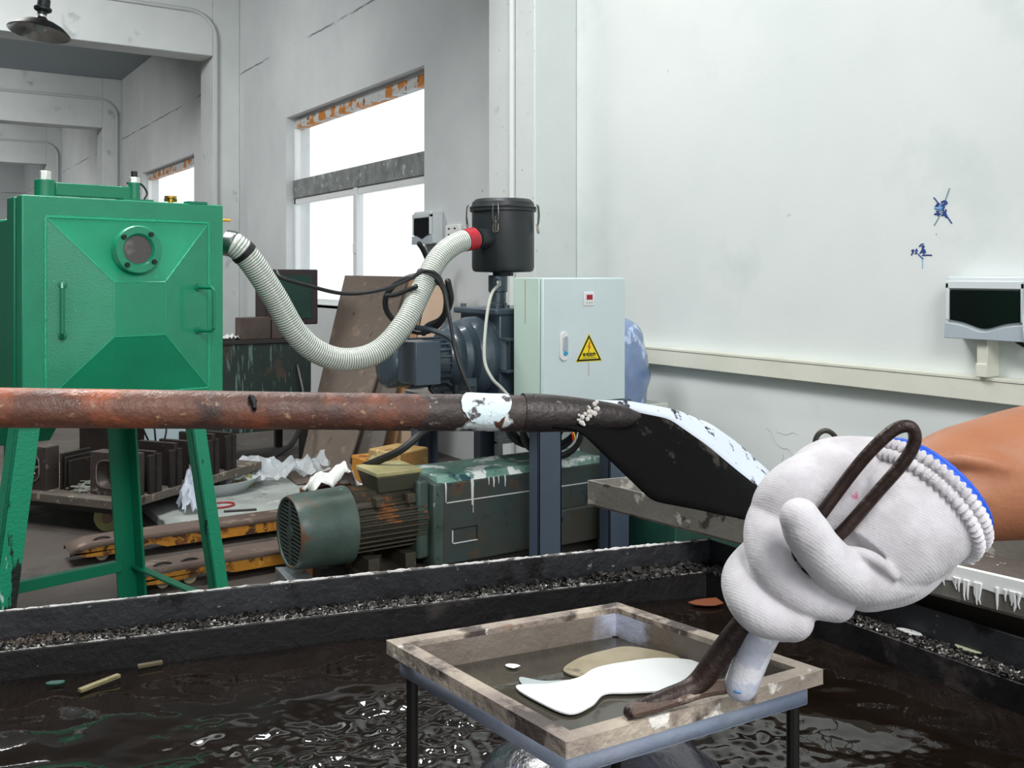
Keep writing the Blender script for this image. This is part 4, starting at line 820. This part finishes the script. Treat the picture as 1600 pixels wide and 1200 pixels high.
# debris on the rim ledge
def ledge_pt(t, s, side):
    if side == 0: v = Kc+bd*(LB_*t)-rd*(.003+.044*s)
    else: v = Kc+rd*(LR_*t)-bd*(.003+.044*s)
    return v
def debris(name, lab, n, m, s0, s1, smin, smax, tfun, z=ZL, cat='debris', side=0):
    q = MB()
    for k in range(n):
        v = ledge_pt(tfun(), s0+(s1-s0)*random.random(), side if side in (0, 1) else int(random.random() < .3)); s = random.uniform(smin, smax)
        c = cw(v.x, v.y, z+s*.3+abs(random.gauss(0, .002))); e = [Vector((random.uniform(-1, 1), random.uniform(-1, 1), random.uniform(-.5, .7))).normalized()*s*random.uniform(.5, 1.2) for _ in range(5)]
        q.add([c+x for x in e], [(0, 1, 2), (0, 2, 3), (0, 3, 1), (1, 2, 3), (1, 2, 4), (2, 3, 4)])
    return tag(q.build(name, m, smooth=False), lab, cat, kind='stuff')
debris('dark_grit', 'black gritty residue heaped along the tank rim ledge', 5200, mat('grit_black', '1e1b1a', .6, var='33302e', vs=60), 0, 1, .003, .009, lambda: random.random()*.8, side=2)
debris('grey_shavings', 'grey and tan shavings strewn on the tank rim ledge', 3200, mat('grit_grey', '7d756d', .5, var='b9b2a8', vs=80), 0, .8, .0015, .0055, lambda: random.random()*.85, side=2)
debris('white_flakes', 'white paint flakes scattered on the tank rim ledge', 1500, mat('flake_white', 'dedfdc', .6), 0, .8, .0012, .0048, lambda: random.random()*.85, side=2)
debris('heap', 'brown leaf scraps piled at the left end of the ledge', 650, mat('leaf_scrap', '43372f', .7, var='83756a', vs=70), .2, 1.0, .004, .010, lambda: .52+random.random()*.2)
debris('corner_heap', 'black crumbly heap in the tank rim corner behind the glove', 900, MATS['grit_black'], .0, 1.0, .006, .015, lambda: abs(random.gauss(0, .05)), side=2)
def chip(px, py, z, s, m, name, lab, cat, rot=0.0, el=1.0, th=.003):
    c = PZ(px, py, z); n = 9; pl_ = []
    for k in range(n):
        a = 2*PI*k/n; r_ = s*random.uniform(.75, 1.1); x = r_*el*math.cos(a); y = r_*math.sin(a)
        pl_.append(c+cw(x*math.cos(rot)-y*math.sin(rot), x*math.sin(rot)+y*math.cos(rot), 0))
    return tag(MB().prism(pl_, (0, 0, th)).build(name, m, bevel=.0008), lab, cat)
def stick(a, b, w, m, name, lab):
    a = PZ(*a, ZWt+.006); b = PZ(*b, ZWt+.006); t = (b-a).normalized(); s = Vector((-t.y, t.x, 0))*w/2
    return tag(MB().hexa([a-s, b-s, b+s, a+s], [v+Vector((0, 0, .006)) for v in (a-s, b-s, b+s, a+s)]).build(name, m, bevel=.001), lab, 'wood chip')
stick((124, 1082), (186, 1058), .011, mat('chip_wood', '8d835c', .6, var='6f6648', vs=60), 'wood_chip', 'pale stick floating near the left tank wall')
stick((215, 1044), (254, 1037), .010, mat('chip_wood2', '5b523a', .6), 'wood_chip', 'smaller dull stick floating against the tank wall')
chip(1104, 942, ZWt+.006, .026, mat('leaf_brown', '7a4326', .6), 'dry_leaf', 'orange-brown leaf floating beside the glove', 'leaf', .3, 1.5)
chip(1522, 1014, ZL+.006, .022, mat('leaf_pale', 'b9bda0', .6), 'pale_leaf', 'pale greenish scrap lying on the right rim ledge', 'leaf', -.7, 1.7)
chip(1420, 988, ZL+.006, .010, MATS['flake_white'], 'white_scrap', 'small white scrap on the right rim ledge near the glove', 'scrap', -.9, 2.4)
chip(1098, 862, ZL+.02, .014, MATS['flake_white'], 'white_scrap', 'small white scrap on the heap in the rim corner', 'scrap', -.5, 1.7)
for (px, py, c_, s) in ((905, 894, '8fd04a', .007), (1000, 0, '', 0)):
    if s: chip(px, py, ZL+.012, s, mat('chip_lime', c_, .5), 'green_chip', 'tiny lime green chip on the far rim ledge', 'chip')
chip(88, 1068, ZWt+.005, .009, mat('chip_teal', '164a3e', .5), 'teal_chip', 'teal chip against the left inner wall of the tank', 'chip', .3, 1.8)
# ------------------------------------------------------------------ sheet-metal tray beside the tank
TZ_ = 1.05
def cfz(px, py): return cf(px, py, EYE-TZ_)
T1 = cfz(918, 750); T4 = cfz(1600, 910); al = (T4-T1).normalized(); T4 = T1+al*1.75; ac = Vector((.298, .117)).normalized()
T2 = T1+ac*.34; T3 = T4+ac*.34
tr = thing('drip_tray', 'long grey sheet-metal tray beside the tank, its near end coated in white paint', 'tray', cw(T1.x, T1.y, TZ_-.06))
tm = mat('tray_metal', '8f8c84', .45, .4, var='7d7a72', vs=6, spots=[('4a423c', 11, .60, .03), ('c3bfb6', 14, .62, .04)], bump=.2, bs=40)
def edge(a, b, c, z0, z1, th=.004):
    n = Vector((-(b-a).y, (b-a).x)).normalized()*th
    if (c-a).dot(n) < 0: n = -n
    return [cw(v.x, v.y, z0) for v in (a, b, b+n, a+n)], [cw(v.x, v.y, z1) for v in (a, b, b+n, a+n)]
q = MB(); q.hexa(*edge(T1, T4, T2, TZ_-.06, TZ_)); q.hexa(*edge(T1, T2, T4, TZ_-.06, TZ_)); q.hexa(*edge(T2, T3, T1, TZ_-.06, TZ_)); q.build('tray_side', tm, tr, bevel=.001)
q = MB().hexa([cw(v.x, v.y, TZ_-.06) for v in (T1, T2, T3, T4)], [cw(v.x, v.y, TZ_-.056) for v in (T1, T2, T3, T4)]); q.build('tray_bottom', mat('tray_floor', '6f625c', .35, .3, var='5c514c', vs=5, spots=[('d8d8d8', 40, .66, .02), ('2b2523', 8, .6, .06)], bump=.3, bs=40), tr)
q = MB(); th = .008; nn = Vector((-al.y, al.x));
if nn.dot(T2-T1) > 0: nn = -nn
def tp(s, o, z): v = T1+al*s+nn*o; return cw(v.x, v.y, z)
S0, S1 = (cfz(1064, 791)-T1).length, 1.7
top_ = [tp(S0+(S1-S0)*i/120, 0, 0) for i in range(121)]
SP = (cfz(1440, 870)-T1).length
q.tube([tp(S0+(S1-S0)*i/60, -.002, TZ_) for i in range(61)], [.0022+.003*max(0, (S0+(S1-S0)*i/60-SP)/.5) for i in range(61)], 8)
for i in range(90):                    # white coat over the near end of the lip with hanging drips
    a = SP-.05+(S1-SP+.05)*i/90; b = a+(S1-SP+.05)/90; h0 = .026+.006*noise.noise(Vector((a*30, 0, 0))); h1 = .026+.006*noise.noise(Vector((b*30, 0, 0)))
    q.hexa([tp(a, .0, TZ_-h0), tp(b, .0, TZ_-h1), tp(b, .003, TZ_-h1), tp(a, .003, TZ_-h0)], [tp(a, 0, TZ_+.001), tp(b, 0, TZ_+.001), tp(b, .003, TZ_+.001), tp(a, .003, TZ_+.001)])
for i in range(120):
    a = SP-.04+(S1-SP)*random.random(); h0 = random.uniform(.032, .058); q.tube([tp(a, .003, TZ_-.018), tp(a+random.uniform(-.003, .003), .003, TZ_-h0+.008), tp(a, .003, TZ_-h0)], [.0035, .0018, .0008], 6)
q.v = q.v
q.build('white_paint_coat', mat('paint_thick', 'f2f3f1', .35), tr)
q = MB(); 
def tb2(s, o, z): v = T1+al*s+ac*o; return cw(v.x, v.y, z)
q.hexa([tb2(.35, .11, 0), tb2(1.6, .11, 0), tb2(1.6, .30, 0), tb2(.35, .30, 0)], [tb2(.35, .11, TZ_-.061), tb2(1.6, .11, TZ_-.061), tb2(1.6, .30, TZ_-.061), tb2(.35, .30, TZ_-.061)])
tag(q.build('support_box', mat('support_brown', '3a332e', .6, var='2b2622', vs=4), bevel=.004), 'dark brown support box under the long sheet-metal tray', 'support')
# hook lying in the tray behind the glove
hk = [P(1276, 740, 1.92), P(1273, 700, 1.92), P(1277, 681, 1.92), P(1288, 673, 1.92), P(1300, 677, 1.92), P(1306, 690, 1.93), P(1304, 740, 1.94), P(1300, 800, 1.95), P(1300, 838, 1.96)]
hkp = catmull(hk, 6); tag(MB().tube(hkp, .0052, 8, round_=True).build('wire_hook', mat('hook_steel', '4a4743', .4, .6, spots=[('8f8b84', 60, .6, .05)])), 'dark wire loop rising behind the top of the white glove', 'hook')
# ------------------------------------------------------------------ shovel
sh = thing('shovel', 'steel shovel with a long rusty pipe handle crossing the picture', 'shovel', P(900, 660, 1.43))
rust = mat('rusty_pipe', '6b4434', .5, var='4c3229', vs=5, spots=[('c0602f', 3.0, .48, .14), ('3a2b26', 7, .58, .10), ('a5805c', 75, .62, .10), ('cbb091', 130, .70, .04)], bump=.4, bs=60, rvar=.15)
hpth = [(-900, 636, 1.02), (-300, 636, 1.17), (0, 637, 1.254), (400, 641, 1.335), (700, 644.5, 1.395), (780, 645, 1.408)]
pp = pixpath(hpth, 20); MB().tube(pp, [.0258]*len(pp), 40, round_=True).build('handle', rust, sh)
pd = mat('worn_dark_pipe', '4c423e', .5, .3, var='39312f', vs=6, spots=[('e3e9ea', 9, .60, .04), ('8b847f', 40, .62, .05)], bump=.35, bs=70)
q = pixpath([(560, 643.2, 1.370), (640, 644, 1.384), (740, 645, 1.402), (830, 646, 1.418)], 12); MB().tube(q, [.0262+.0006*noise.noise(Vector((i*.8, 0, 0))) for i in range(len(q))], 40).build('handle_end', pd, sh)
q = MB(); c0 = P(770, 634, 1.385)
pw = pixpath([(722, 642, 1.396), (745, 643, 1.401), (770, 644, 1.406), (800, 644, 1.411)], 14)
rows = []
for i, c in enumerate(pw):
    t = i/(len(pw)-1); hwid = 1.05*abs(math.sin(PI*t))**.5; row = []
    for k in range(25):
        a = -1.0+(k/24-.5)*2*hwid*1.25+.15*noise.noise(Vector((i*.35, 0, 0)))
        e = (Vector((-SA, -CA, 0))*math.sin(a+PI/2+.3)+Vector((0, 0, 1))*math.cos(a+PI/2+.3)*1.0)
        row.append(c+e*.0268)
    rows.append(row)
MB().grid(rows).build('paint_patch', mat('patch_white', 'd5e6ea', .6, spots=[('51484a', 34, .56, .05), ('8d9a9e', 12, .60, .06)], bump=.4, bs=60), sh)
sk = mat('socket_steel', '453f3e', .4, .5, var='342f2f', vs=8, spots=[('8f8886', 22, .63, .05)], bump=.4, bs=60)
q = pixpath([(815, 644, 1.414), (830, 645, 1.418), (870, 646, 1.428), (930, 650, 1.44), (975, 652, 1.45), (1000, 650, 1.455)], 8)
rr_ = cat1([.0275, .0282, .0268, .0235, .017, .005], 8); MB().tube(q, rr_, 36).build('socket', sk, sh)
q = MB()
for i in range(34):
    a = random.random(); px = 905+30*a+random.uniform(-3, 3); py = 640+random.random()*20-26*(a-.2); q.ball(P(px-2, py+6, 1.407), random.uniform(.0015, .004), n=6, m=5)
q.build('weld_spatter', mat('spatter', 'cfcac6', .4), sh)
q = pixpath([(392, 618, 1.315), (396, 630, 1.306), (398, 642, 1.306)], 4); MB().tube(q, [.003, .005, .005, .006, .004, .003, .004, .003, .002][:len(q)], 6).build('weld_scar', mat('scar', '2f3130', .3, .7), sh)
def C3(pts, n=44):                       # polyline resampled with softly rounded corners
    ps = [P(*p) for p in pts]; cm_ = [0]
    for a, b in zip(ps, ps[1:]): cm_.append(cm_[-1]+(b-a).length)
    out = []
    for i in range(n+1):
        s_ = cm_[-1]*i/n; j = 0
        while j < len(cm_)-2 and cm_[j+1] < s_: j += 1
        out.append(ps[j].lerp(ps[j+1], (s_-cm_[j])/(cm_[j+1]-cm_[j])))
    for _ in range(2): out = [out[0]]+[(out[i-1]+out[i]*2+out[i+1])/4 for i in range(1, n)]+[out[-1]]
    return out
E1 = C3([(862, 668, 1.405), (905, 672, 1.402), (962, 727, 1.41), (1020, 783, 1.42), (1095, 797, 1.45), (1168, 812, 1.48)])
E2 = C3([(915, 640, 1.46), (975, 641, 1.47), (1045, 655, 1.50), (1105, 697, 1.52), (1150, 735, 1.54), (1192, 768, 1.55)])
E3 = C3([(925, 637.5, 1.472), (985, 638.5, 1.485), (1072, 652.5, 1.55), (1110, 663, 1.60), (1155, 695, 1.63), (1206, 742, 1.64)])
rows = []
for t in [i/8 for i in range(9)]:
    rows.append([a.lerp(b, t)+Vector((0, 0, .006*math.sin(PI*t))) for a, b in zip(E1, E2)])
MB().grid(rows).build('blade', mat('blade_black', '050505', .7, 0, var='080707', vs=6, spots=[('4a4541', 6, .63, .04)], bump=.3, bs=50, spec=.1), sh, solid=.003)
rows = [[a.lerp(b, t)+Vector((0, 0, .012*math.sin(PI*t))) for a, b in zip(E2, E3)] for t in [i/6 for i in range(7)]]
MB().grid(rows).build('blade_back', mat('blade_painted', 'd3dce8', .5, spots=[('26242f', 26, .60, .03), ('5b5c74', 60, .66, .03)], bump=.1, bs=50), sh, solid=.003)

# ------------------------------------------------------------------ square tray with handle
HT = .38; ZTR = EYE-HT
sq = thing('handled_tray', 'square steel tray with grimy flanged rim and long wire handle', 'tray', PZ(900, 1080, ZTR-.1))
q4 = [cf(603, 1000, HT), cf(965, 941, HT), cf(1287, 1046, HT), cf(885, 1160, HT)]    # left, back, right, front
cen = (q4[0]+q4[1]+q4[2]+q4[3])/4
def inset(w):
    out = []
    for i in range(4):
        a, b, c = q4[i-1], q4[i], q4[(i+1) % 4]; e1 = (b-a).normalized(); e2 = (c-b).normalized(); n1 = Vector((-e1.y, e1.x)); n2 = Vector((-e2.y, e2.x))
        if n1.dot(cen-b) < 0: n1 = -n1
        if n2.dot(cen-b) < 0: n2 = -n2
        dn = 1+n1.dot(n2); out.append(b+(n1+n2)*(w/dn))
    return out
def lps(w, z): return [cw(v.x, v.y, z) for v in inset(w)]
rim_m = mat('tray_rim_grimy', 'b5a897', .6, var='857870', vs=14, spots=[('4b403c', 13, .52, .07), ('7d5a48', 12, .60, .05), ('e8e4dc', 26, .62, .05), ('c24a6b', 30, .765, .01)], bump=.5, bs=80)
in_m = mat('tray_inside', '7c7268', .5, .2, var='6a6058', vs=8, spots=[('b3b8cb', 5, .54, .08), ('d8dcdc', 50, .745, .01)], bump=.3, bs=60)
out_m = mat('tray_skirt', 'b2bacb', .45, .2, var='97a4bd', vs=10, bump=.15, bs=60)
q = MB(); zo = ZTR
def ring4(q, a, b):
    n = len(q.v); q.add(list(a)+list(b), [(i, (i+1) % 4, 4+(i+1) % 4, 4+i) for i in range(4)])
ring4(q, lps(0, zo-.014), lps(0, zo)); ring4(q, lps(0, zo), lps(.016, zo)); ring4(q, lps(.016, zo), lps(.016, zo-.012)); ring4(q, lps(.016, zo-.012), lps(.0, zo-.014))
q.build('rim', rim_m, sq, bevel=.0012)
q = MB(); ring4(q, lps(.0155, zo-.002), lps(.020, zo-.036)); ring4(q, lps(.020, zo-.036), lps(.13, zo-.0365)); q.build('basin', in_m, sq, angle=60)
q = MB(); q.add(lps(.0195, zo-.037), [(0, 1, 2, 3)]); q.build('basin_floor', in_m, sq, solid=.002)
q = MB(); ring4(q, lps(.010, zo-.034), lps(.010, zo-.014)); ring4(q, lps(.010, zo-.034), lps(.018, zo-.038)); q.build('skirt', out_m, sq, solid=.002)
sk4 = inset(.018)
leg_m = mat('tray_leg', '1d1b1a', .4, .3)
for i, v in enumerate(sk4):
    MB().tube([cw(v.x, v.y, zo-.03), cw(v.x, v.y, .33)], .0062, 10).build('leg', leg_m, sq)
for i in range(3): pass
# handle: one bar bent into a loop
bar = mat('handle_bar', '2b211e', .42, .4, var='3a2a24', vs=14, spots=[('5c4034', 12, .60, .06)], bump=.25, bs=80)
hb = [(985, 1112, .835), (1040, 1092, .850), (1085, 1073, .862), (1120, 1030, .862), (1152, 985, .857), (1200, 920, .848), (1250, 850, .838), (1296, 786, .828), (1340, 728, .815), (1375, 690, .806), (1402, 669, .802), (1424, 668, .800), (1429, 690, .802), (1412, 722, .806), (1372, 768, .815), (1325, 822, .826), (1290, 858, .834), (1235, 930, .848), (1195, 985, .858), (1165, 1030, .868), (1150, 1068, .872)]
hp2 = pixpath(hb, 8); rr_ = cat1([.0062, .0085, .0098, .0105, .0095, .0065, .0055, .0053, .0053, .0053, .0053, .0053, .0053, .0053, .0053, .0055, .0056, .006, .007, .008, .009], 8)
MB().tube(hp2, rr_, 16, round_=True).build('handle', bar, sq)
wr = pixpath([(1195, 985, .853), (1182, 1010, .856), (1168, 1045, .860), (1158, 1070, .863)], 5)
MB().tube(wr, .0145, 16, round_=True).build('coated_strand', mat('coat_white', 'c5c8d6', .5, spots=[('e6e6ea', 20, .55, .05)], bump=.2, bs=60), sq)
MB().ball(P(1160, 1076, .857), .007, (1.5, 1, .5)).build('blue_patch', mat('blob_blue', '5f93c4', .5, spots=[('e6eaee', 60, .55, .05)]), sq)
weldp = pixpath([(990, 1110, .835), (1020, 1103, .842), (1060, 1090, .852), (1100, 1078, .862), (1135, 1072, .868)], 5)
MB().tube(catmull(weldp, 4), .0065, 10, round_=True).build('handle_weld', mat('weld_brown', '5c4a41', .6, spots=[('a08f84', 30, .56, .06)], bump=.5, bs=70), sq)
# liquid in the tray
LZ = zo-.031
qd = [cw(v.x, v.y, LZ) for v in inset(.0195)]
q = MB(); q.add(qd, [(0, 1, 2, 3)]); 
tag(q.build('tray_water', mat('murky_water', '38352f', .05, var='4a463d', vs=6, bump=.05, bs=8)), 'thin murky grey water lying in the square tray', 'liquid', kind='stuff')
def puddle(pxs, z, m, name, lab, th=.0015):
    n = len(pxs); w3 = [PZ(x, y, z) for x, y in pxs]; ps = catmull(w3[-2:]+w3+w3[:2], 6)[12:12+6*n]
    return tag(MB().prism(ps, (0, 0, th)).build(name, m, smooth=False), lab, 'slurry', kind='stuff')
puddle([(880, 1048), (905, 1030), (945, 1018), (985, 1012), (1050, 1024), (1058, 1035), (1000, 1045), (950, 1052), (905, 1058)], LZ+.0012, mat('slurry_tan', 'a59a80', .3, var='8f856d', vs=20, spots=[('6b6355', 30, .60, .04)]), 'tan_sediment', 'tan sediment patch at the back of the square tray')
puddle([(806, 1074), (860, 1070), (905, 1060), (930, 1046), (970, 1037), (1030, 1030), (1085, 1034), (1112, 1048), (1104, 1066), (1040, 1080), (985, 1084), (945, 1086), (925, 1104), (890, 1117), (845, 1100)], LZ+.0024, mat('slurry_white', 'eef1f0', .2, coat=.3), 'white_slurry', 'thick white slurry spread in the square tray')
puddle([(812, 1060), (850, 1066), (900, 1064), (870, 1072), (825, 1076)], LZ+.0012, mat('slurry_pale', 'a9b4b4', .25), 'pale_slurry', 'pale grey film at the left of the white slurry')
chip(800, 1041, LZ+.002, .006, MATS['flake_white'], 'foam_fleck', 'tiny white foam fleck on the tray water', 'foam', 0, 1.4, .001)
# dark rounded thing under the tray
q = MB(); rows = []
c_ = PZ(940, 1215, ZWt); dk = mat('dark_sack', '17151a', .22, coat=.4, var='2e2c38', vs=7, spots=[('7d7f98', 9, .60, .06), ('dfe3f0', 12, .70, .03)], bump=.6, bs=22)
for i in range(15):
    t = PI/2*i/14; rows.append([c_+cw(.17*math.cos(t)*math.cos(a)*(1+.08*noise.noise(Vector((math.cos(a)*2, math.sin(a)*2, i*.3)))), .12*math.cos(t)*math.sin(a), -.01+.075*math.sin(t)) for a in [2*PI*k/40 for k in range(41)]])
tag(q.grid(rows).build('wet_sack', dk, angle=80), 'glossy dark lump in the liquid under the square tray', 'sack')

# ------------------------------------------------------------------ person: gloved right hand and forearm
skin = mat('skin', 'a8704f', .5, var='9d6546', vs=10, spots=[('a0664e', 14, .62, .1)], bump=.12, bs=120)
bpy.data.materials['skin'].node_tree.nodes['Principled BSDF'].inputs['Subsurface Weight'].default_value = .08
def ppx(x, y, d, r): return P(x, y, d), r/FPX*d
arm = [(1330, 800, .872, 50), (1400, 785, .872, 60), (1450, 772, .874, 76), (1500, 757, .880, 88), (1550, 748, .888, 95), (1610, 738, .900, 102), (1720, 724, .925, 111), (1860, 700, .960, 112), (2000, 668, 1.0, 100), (2100, 620, 1.03, 96), (2170, 500, 1.05, 98), (2190, 360, 1.06, 104)]
ap = pixpath([a[:3] for a in arm], 8); ar = cat1([a[3]/FPX*a[2] for a in arm], 8)
q = MB()
N_ = len(ap); q.tube(ap, ar, 40, round_=True)
for (path_, rr2) in ((((1430, 705), (1500, 690), (1560, 700)), 14),): pass
q.tube(pixpath([(1440, 718, .842), (1500, 716, .836), (1560, 728, .836), (1620, 748, .842)], 6), cat1([8/FPX*.845, 12/FPX*.845, 12/FPX*.845, 6/FPX*.845], 6), 12, round_=True)
q.tube(pixpath([(1470, 790, .826), (1540, 775, .835), (1620, 770, .842)], 6), cat1([6/FPX*.83, 12/FPX*.83, 6/FPX*.83], 6), 12, round_=True)
person = q.build('person', skin)
rm = person.modifiers.new('remesh', 'REMESH'); rm.mode = 'VOXEL'; rm.voxel_size = .0035; rm.use_smooth_shade = True
sm = person.modifiers.new('smooth', 'SMOOTH'); sm.iterations = 10; sm.factor = .6
tag(person, 'bare forearm reaching in from the right, its gloved fist gripping the tray handle', 'person')
ROOTM[person.name] = Matrix.Translation(person.location)
g_m = bpy.data.materials.new('glove_cotton'); g_m.use_nodes = True; nt = g_m.node_tree; N = nt.nodes; L = nt.links; b = N['Principled BSDF']
b.inputs['Roughness'].default_value = .9; b.inputs['Sheen Weight'].default_value = .3
tc = N.new('ShaderNodeTexCoord'); n1 = N.new('ShaderNodeTexNoise'); n1.inputs['Scale'].default_value = 24; n1.inputs['Detail'].default_value = 6; L.new(tc.outputs['Object'], n1.inputs['Vector'])
cr = N.new('ShaderNodeValToRGB'); cr.color_ramp.elements[0].position = .3; cr.color_ramp.elements[0].color = hx('b3aeb2'); cr.color_ramp.elements[1].position = .62; cr.color_ramp.elements[1].color = hx('cfcccf'); L.new(n1.outputs['Fac'], cr.inputs[0])
n3 = N.new('ShaderNodeTexNoise'); n3.inputs['Scale'].default_value = 33; L.new(tc.outputs['Object'], n3.inputs['Vector'])
mr = N.new('ShaderNodeMapRange'); mr.inputs['From Min'].default_value = .755; mr.inputs['From Max'].default_value = .775; L.new(n3.outputs['Fac'], mr.inputs['Value'])
mxc = N.new('ShaderNodeMix'); mxc.data_type = 'RGBA'; mxc.inputs[7].default_value = hx('c9587f'); L.new(mr.outputs[0], mxc.inputs[0]); L.new(cr.outputs[0], mxc.inputs[6]); L.new(mxc.outputs[2], b.inputs['Base Color'])
wv = N.new('ShaderNodeTexWave'); wv.inputs['Scale'].default_value = 130; wv.inputs['Distortion'].default_value = 3; wv.inputs['Detail'].default_value = 2; wv.inputs['Detail Scale'].default_value = 6
mp = N.new('ShaderNodeMapping'); mp.inputs['Rotation'].default_value = (.3, .9, .2); L.new(tc.outputs['Object'], mp.inputs[0]); L.new(mp.outputs[0], wv.inputs['Vector'])
bp = N.new('ShaderNodeBump'); bp.inputs['Strength'].default_value = .13; bp.inputs['Distance'].default_value = .0012; L.new(wv.outputs['Fac'], bp.inputs['Height'])
n2 = N.new('ShaderNodeTexNoise'); n2.inputs['Scale'].default_value = 160; L.new(tc.outputs['Object'], n2.inputs['Vector'])
bp2 = N.new('ShaderNodeBump'); bp2.inputs['Strength'].default_value = .35; bp2.inputs['Distance'].default_value = .002; L.new(n2.outputs['Fac'], bp2.inputs['Height']); L.new(bp.outputs[0], bp2.inputs['Normal']); L.new(bp2.outputs[0], b.inputs['Normal'])
q = MB()
def blob(l, k=8, n=28):
    ps = pixpath([a[:3] for a in l], k); rs = cat1([a[3]/FPX*a[2] for a in l], k); q.tube(ps, rs, n, round_=True)
# palm and back of the hand
blob([(1462, 792, .876, 84), (1420, 800, .880, 98), (1372, 812, .886, 104), (1320, 806, .890, 100), (1282, 800, .892, 90)])
blob([(1405, 752, .884, 62), (1350, 748, .886, 66), (1300, 752, .886, 66), (1262, 775, .884, 58)])
blob([(1440, 860, .868, 52), (1400, 880, .862, 62), (1350, 892, .858, 62)])
# index finger folded over the top left
blob([(1300, 745, .868, 50), (1252, 762, .862, 48), (1222, 790, .862, 46), (1214, 820, .866, 40)])
# middle finger
blob([(1230, 785, .878, 44), (1204, 822, .858, 40), (1200, 862, .838, 35), (1217, 900, .826, 34), (1252, 929, .822, 32), (1306, 942, .834, 30)])
# ring finger
blob([(1200, 862, .882, 36), (1164, 898, .860, 34), (1166, 930, .838, 34), (1192, 958, .826, 36), (1238, 968, .826, 33)])
# little finger, mostly behind
blob([(1215, 880, .890, 42), (1196, 930, .882, 40), (1208, 958, .868, 40), (1236, 966, .855, 36)])
# thumb closing over the fingers, tip up
blob([(1400, 890, .846, 46), (1352, 903, .830, 42), (1312, 890, .812, 39), (1282, 862, .800, 37), (1260, 830, .792, 36), (1250, 810, .790, 32)])
# folds in the palm
for l in ([(1302, 864, .828, 8), (1335, 862, .808, 9), (1368, 874, .804, 10), (1398, 900, .812, 8)], [(1330, 905, .816, 9), (1350, 915, .812, 10), (1372, 930, .822, 8)]): blob(l, 6, 12)
# cuff: flares out of the hand to a knitted opening around the forearm
cA = P(1384, 692, .868); cB = P(1516, 858, .868); cc_ = (cA+cB)/2; maj = (cB-cA)/2
imr = Vector((CA, -SA, 0)); fwd = Vector((SA, CA, 0))
nr = (imr*.72+Vector((0, 0, .62))*1+fwd*.32); nr = (nr-maj.normalized()*nr.dot(maj.normalized())).normalized()
mn_ = nr.cross(maj.normalized())*maj.length*.92
vs = []; K_ = 64; prof = [(-.085, .60), (-.06, .80), (-.04, .88), (-.02, .93), (.002, .955)]
for off, s_ in prof: vs += [cc_+nr*off+maj*math.cos(2*PI*i/K_)*s_+mn_*math.sin(2*PI*i/K_)*s_ for i in range(K_)]
q.add(vs, [(i*K_+k, i*K_+(k+1) % K_, (i+1)*K_+(k+1) % K_, (i+1)*K_+k) for i in range(len(prof)-1) for k in range(K_)]+[tuple(range(K_)), tuple(range((len(prof)-1)*K_, len(prof)*K_))])
glove = q.build('glove', g_m, person, angle=180)
rm = glove.modifiers.new('remesh', 'REMESH'); rm.mode = 'VOXEL'; rm.voxel_size = .0017; rm.use_smooth_shade = True
sm = glove.modifiers.new('smooth', 'SMOOTH'); sm.iterations = 3; sm.factor = .6
def ring(off, scale, r, beads, nm, m, amp):
    K_ = 240; ps = []; rs = []
    for i in range(K_):
        a = 2*PI*i/K_; ps.append(cc_+nr*off+maj*math.cos(a)*scale+mn_*math.sin(a)*scale); rs.append(r*(1+amp*math.sin(a*beads)))
    return MB().tube(ps, rs, 10, closed=True).build(nm, m, glove)
def cone(off0, off1, s0_, s1_, nm, m):
    rows = []
    for off, s_ in ((off0, s0_), ((off0+off1)/2, (s0_+s1_)/2*1.01), (off1, s1_)):
        rows.append([cc_+nr*off+maj*math.cos(a)*s_+mn_*math.sin(a)*s_ for a in [2*PI*i/80 for i in range(81)]])
    return MB().grid(rows).build(nm, m, glove, solid=.003)
ring(-.013, .965, .0050, 56, 'knit_roll', g_m, .28); ring(-.001, .965, .0050, 56, 'knit_roll', g_m, .28)
cone(.001, .0085, .955, .935, 'cuff_edge', mat('cuff_blue', '1d55c8', .6)); ring(.008, .935, .0026, 40, 'cuff_edge', mat('cuff_blue', '1d55c8', .6), .05)
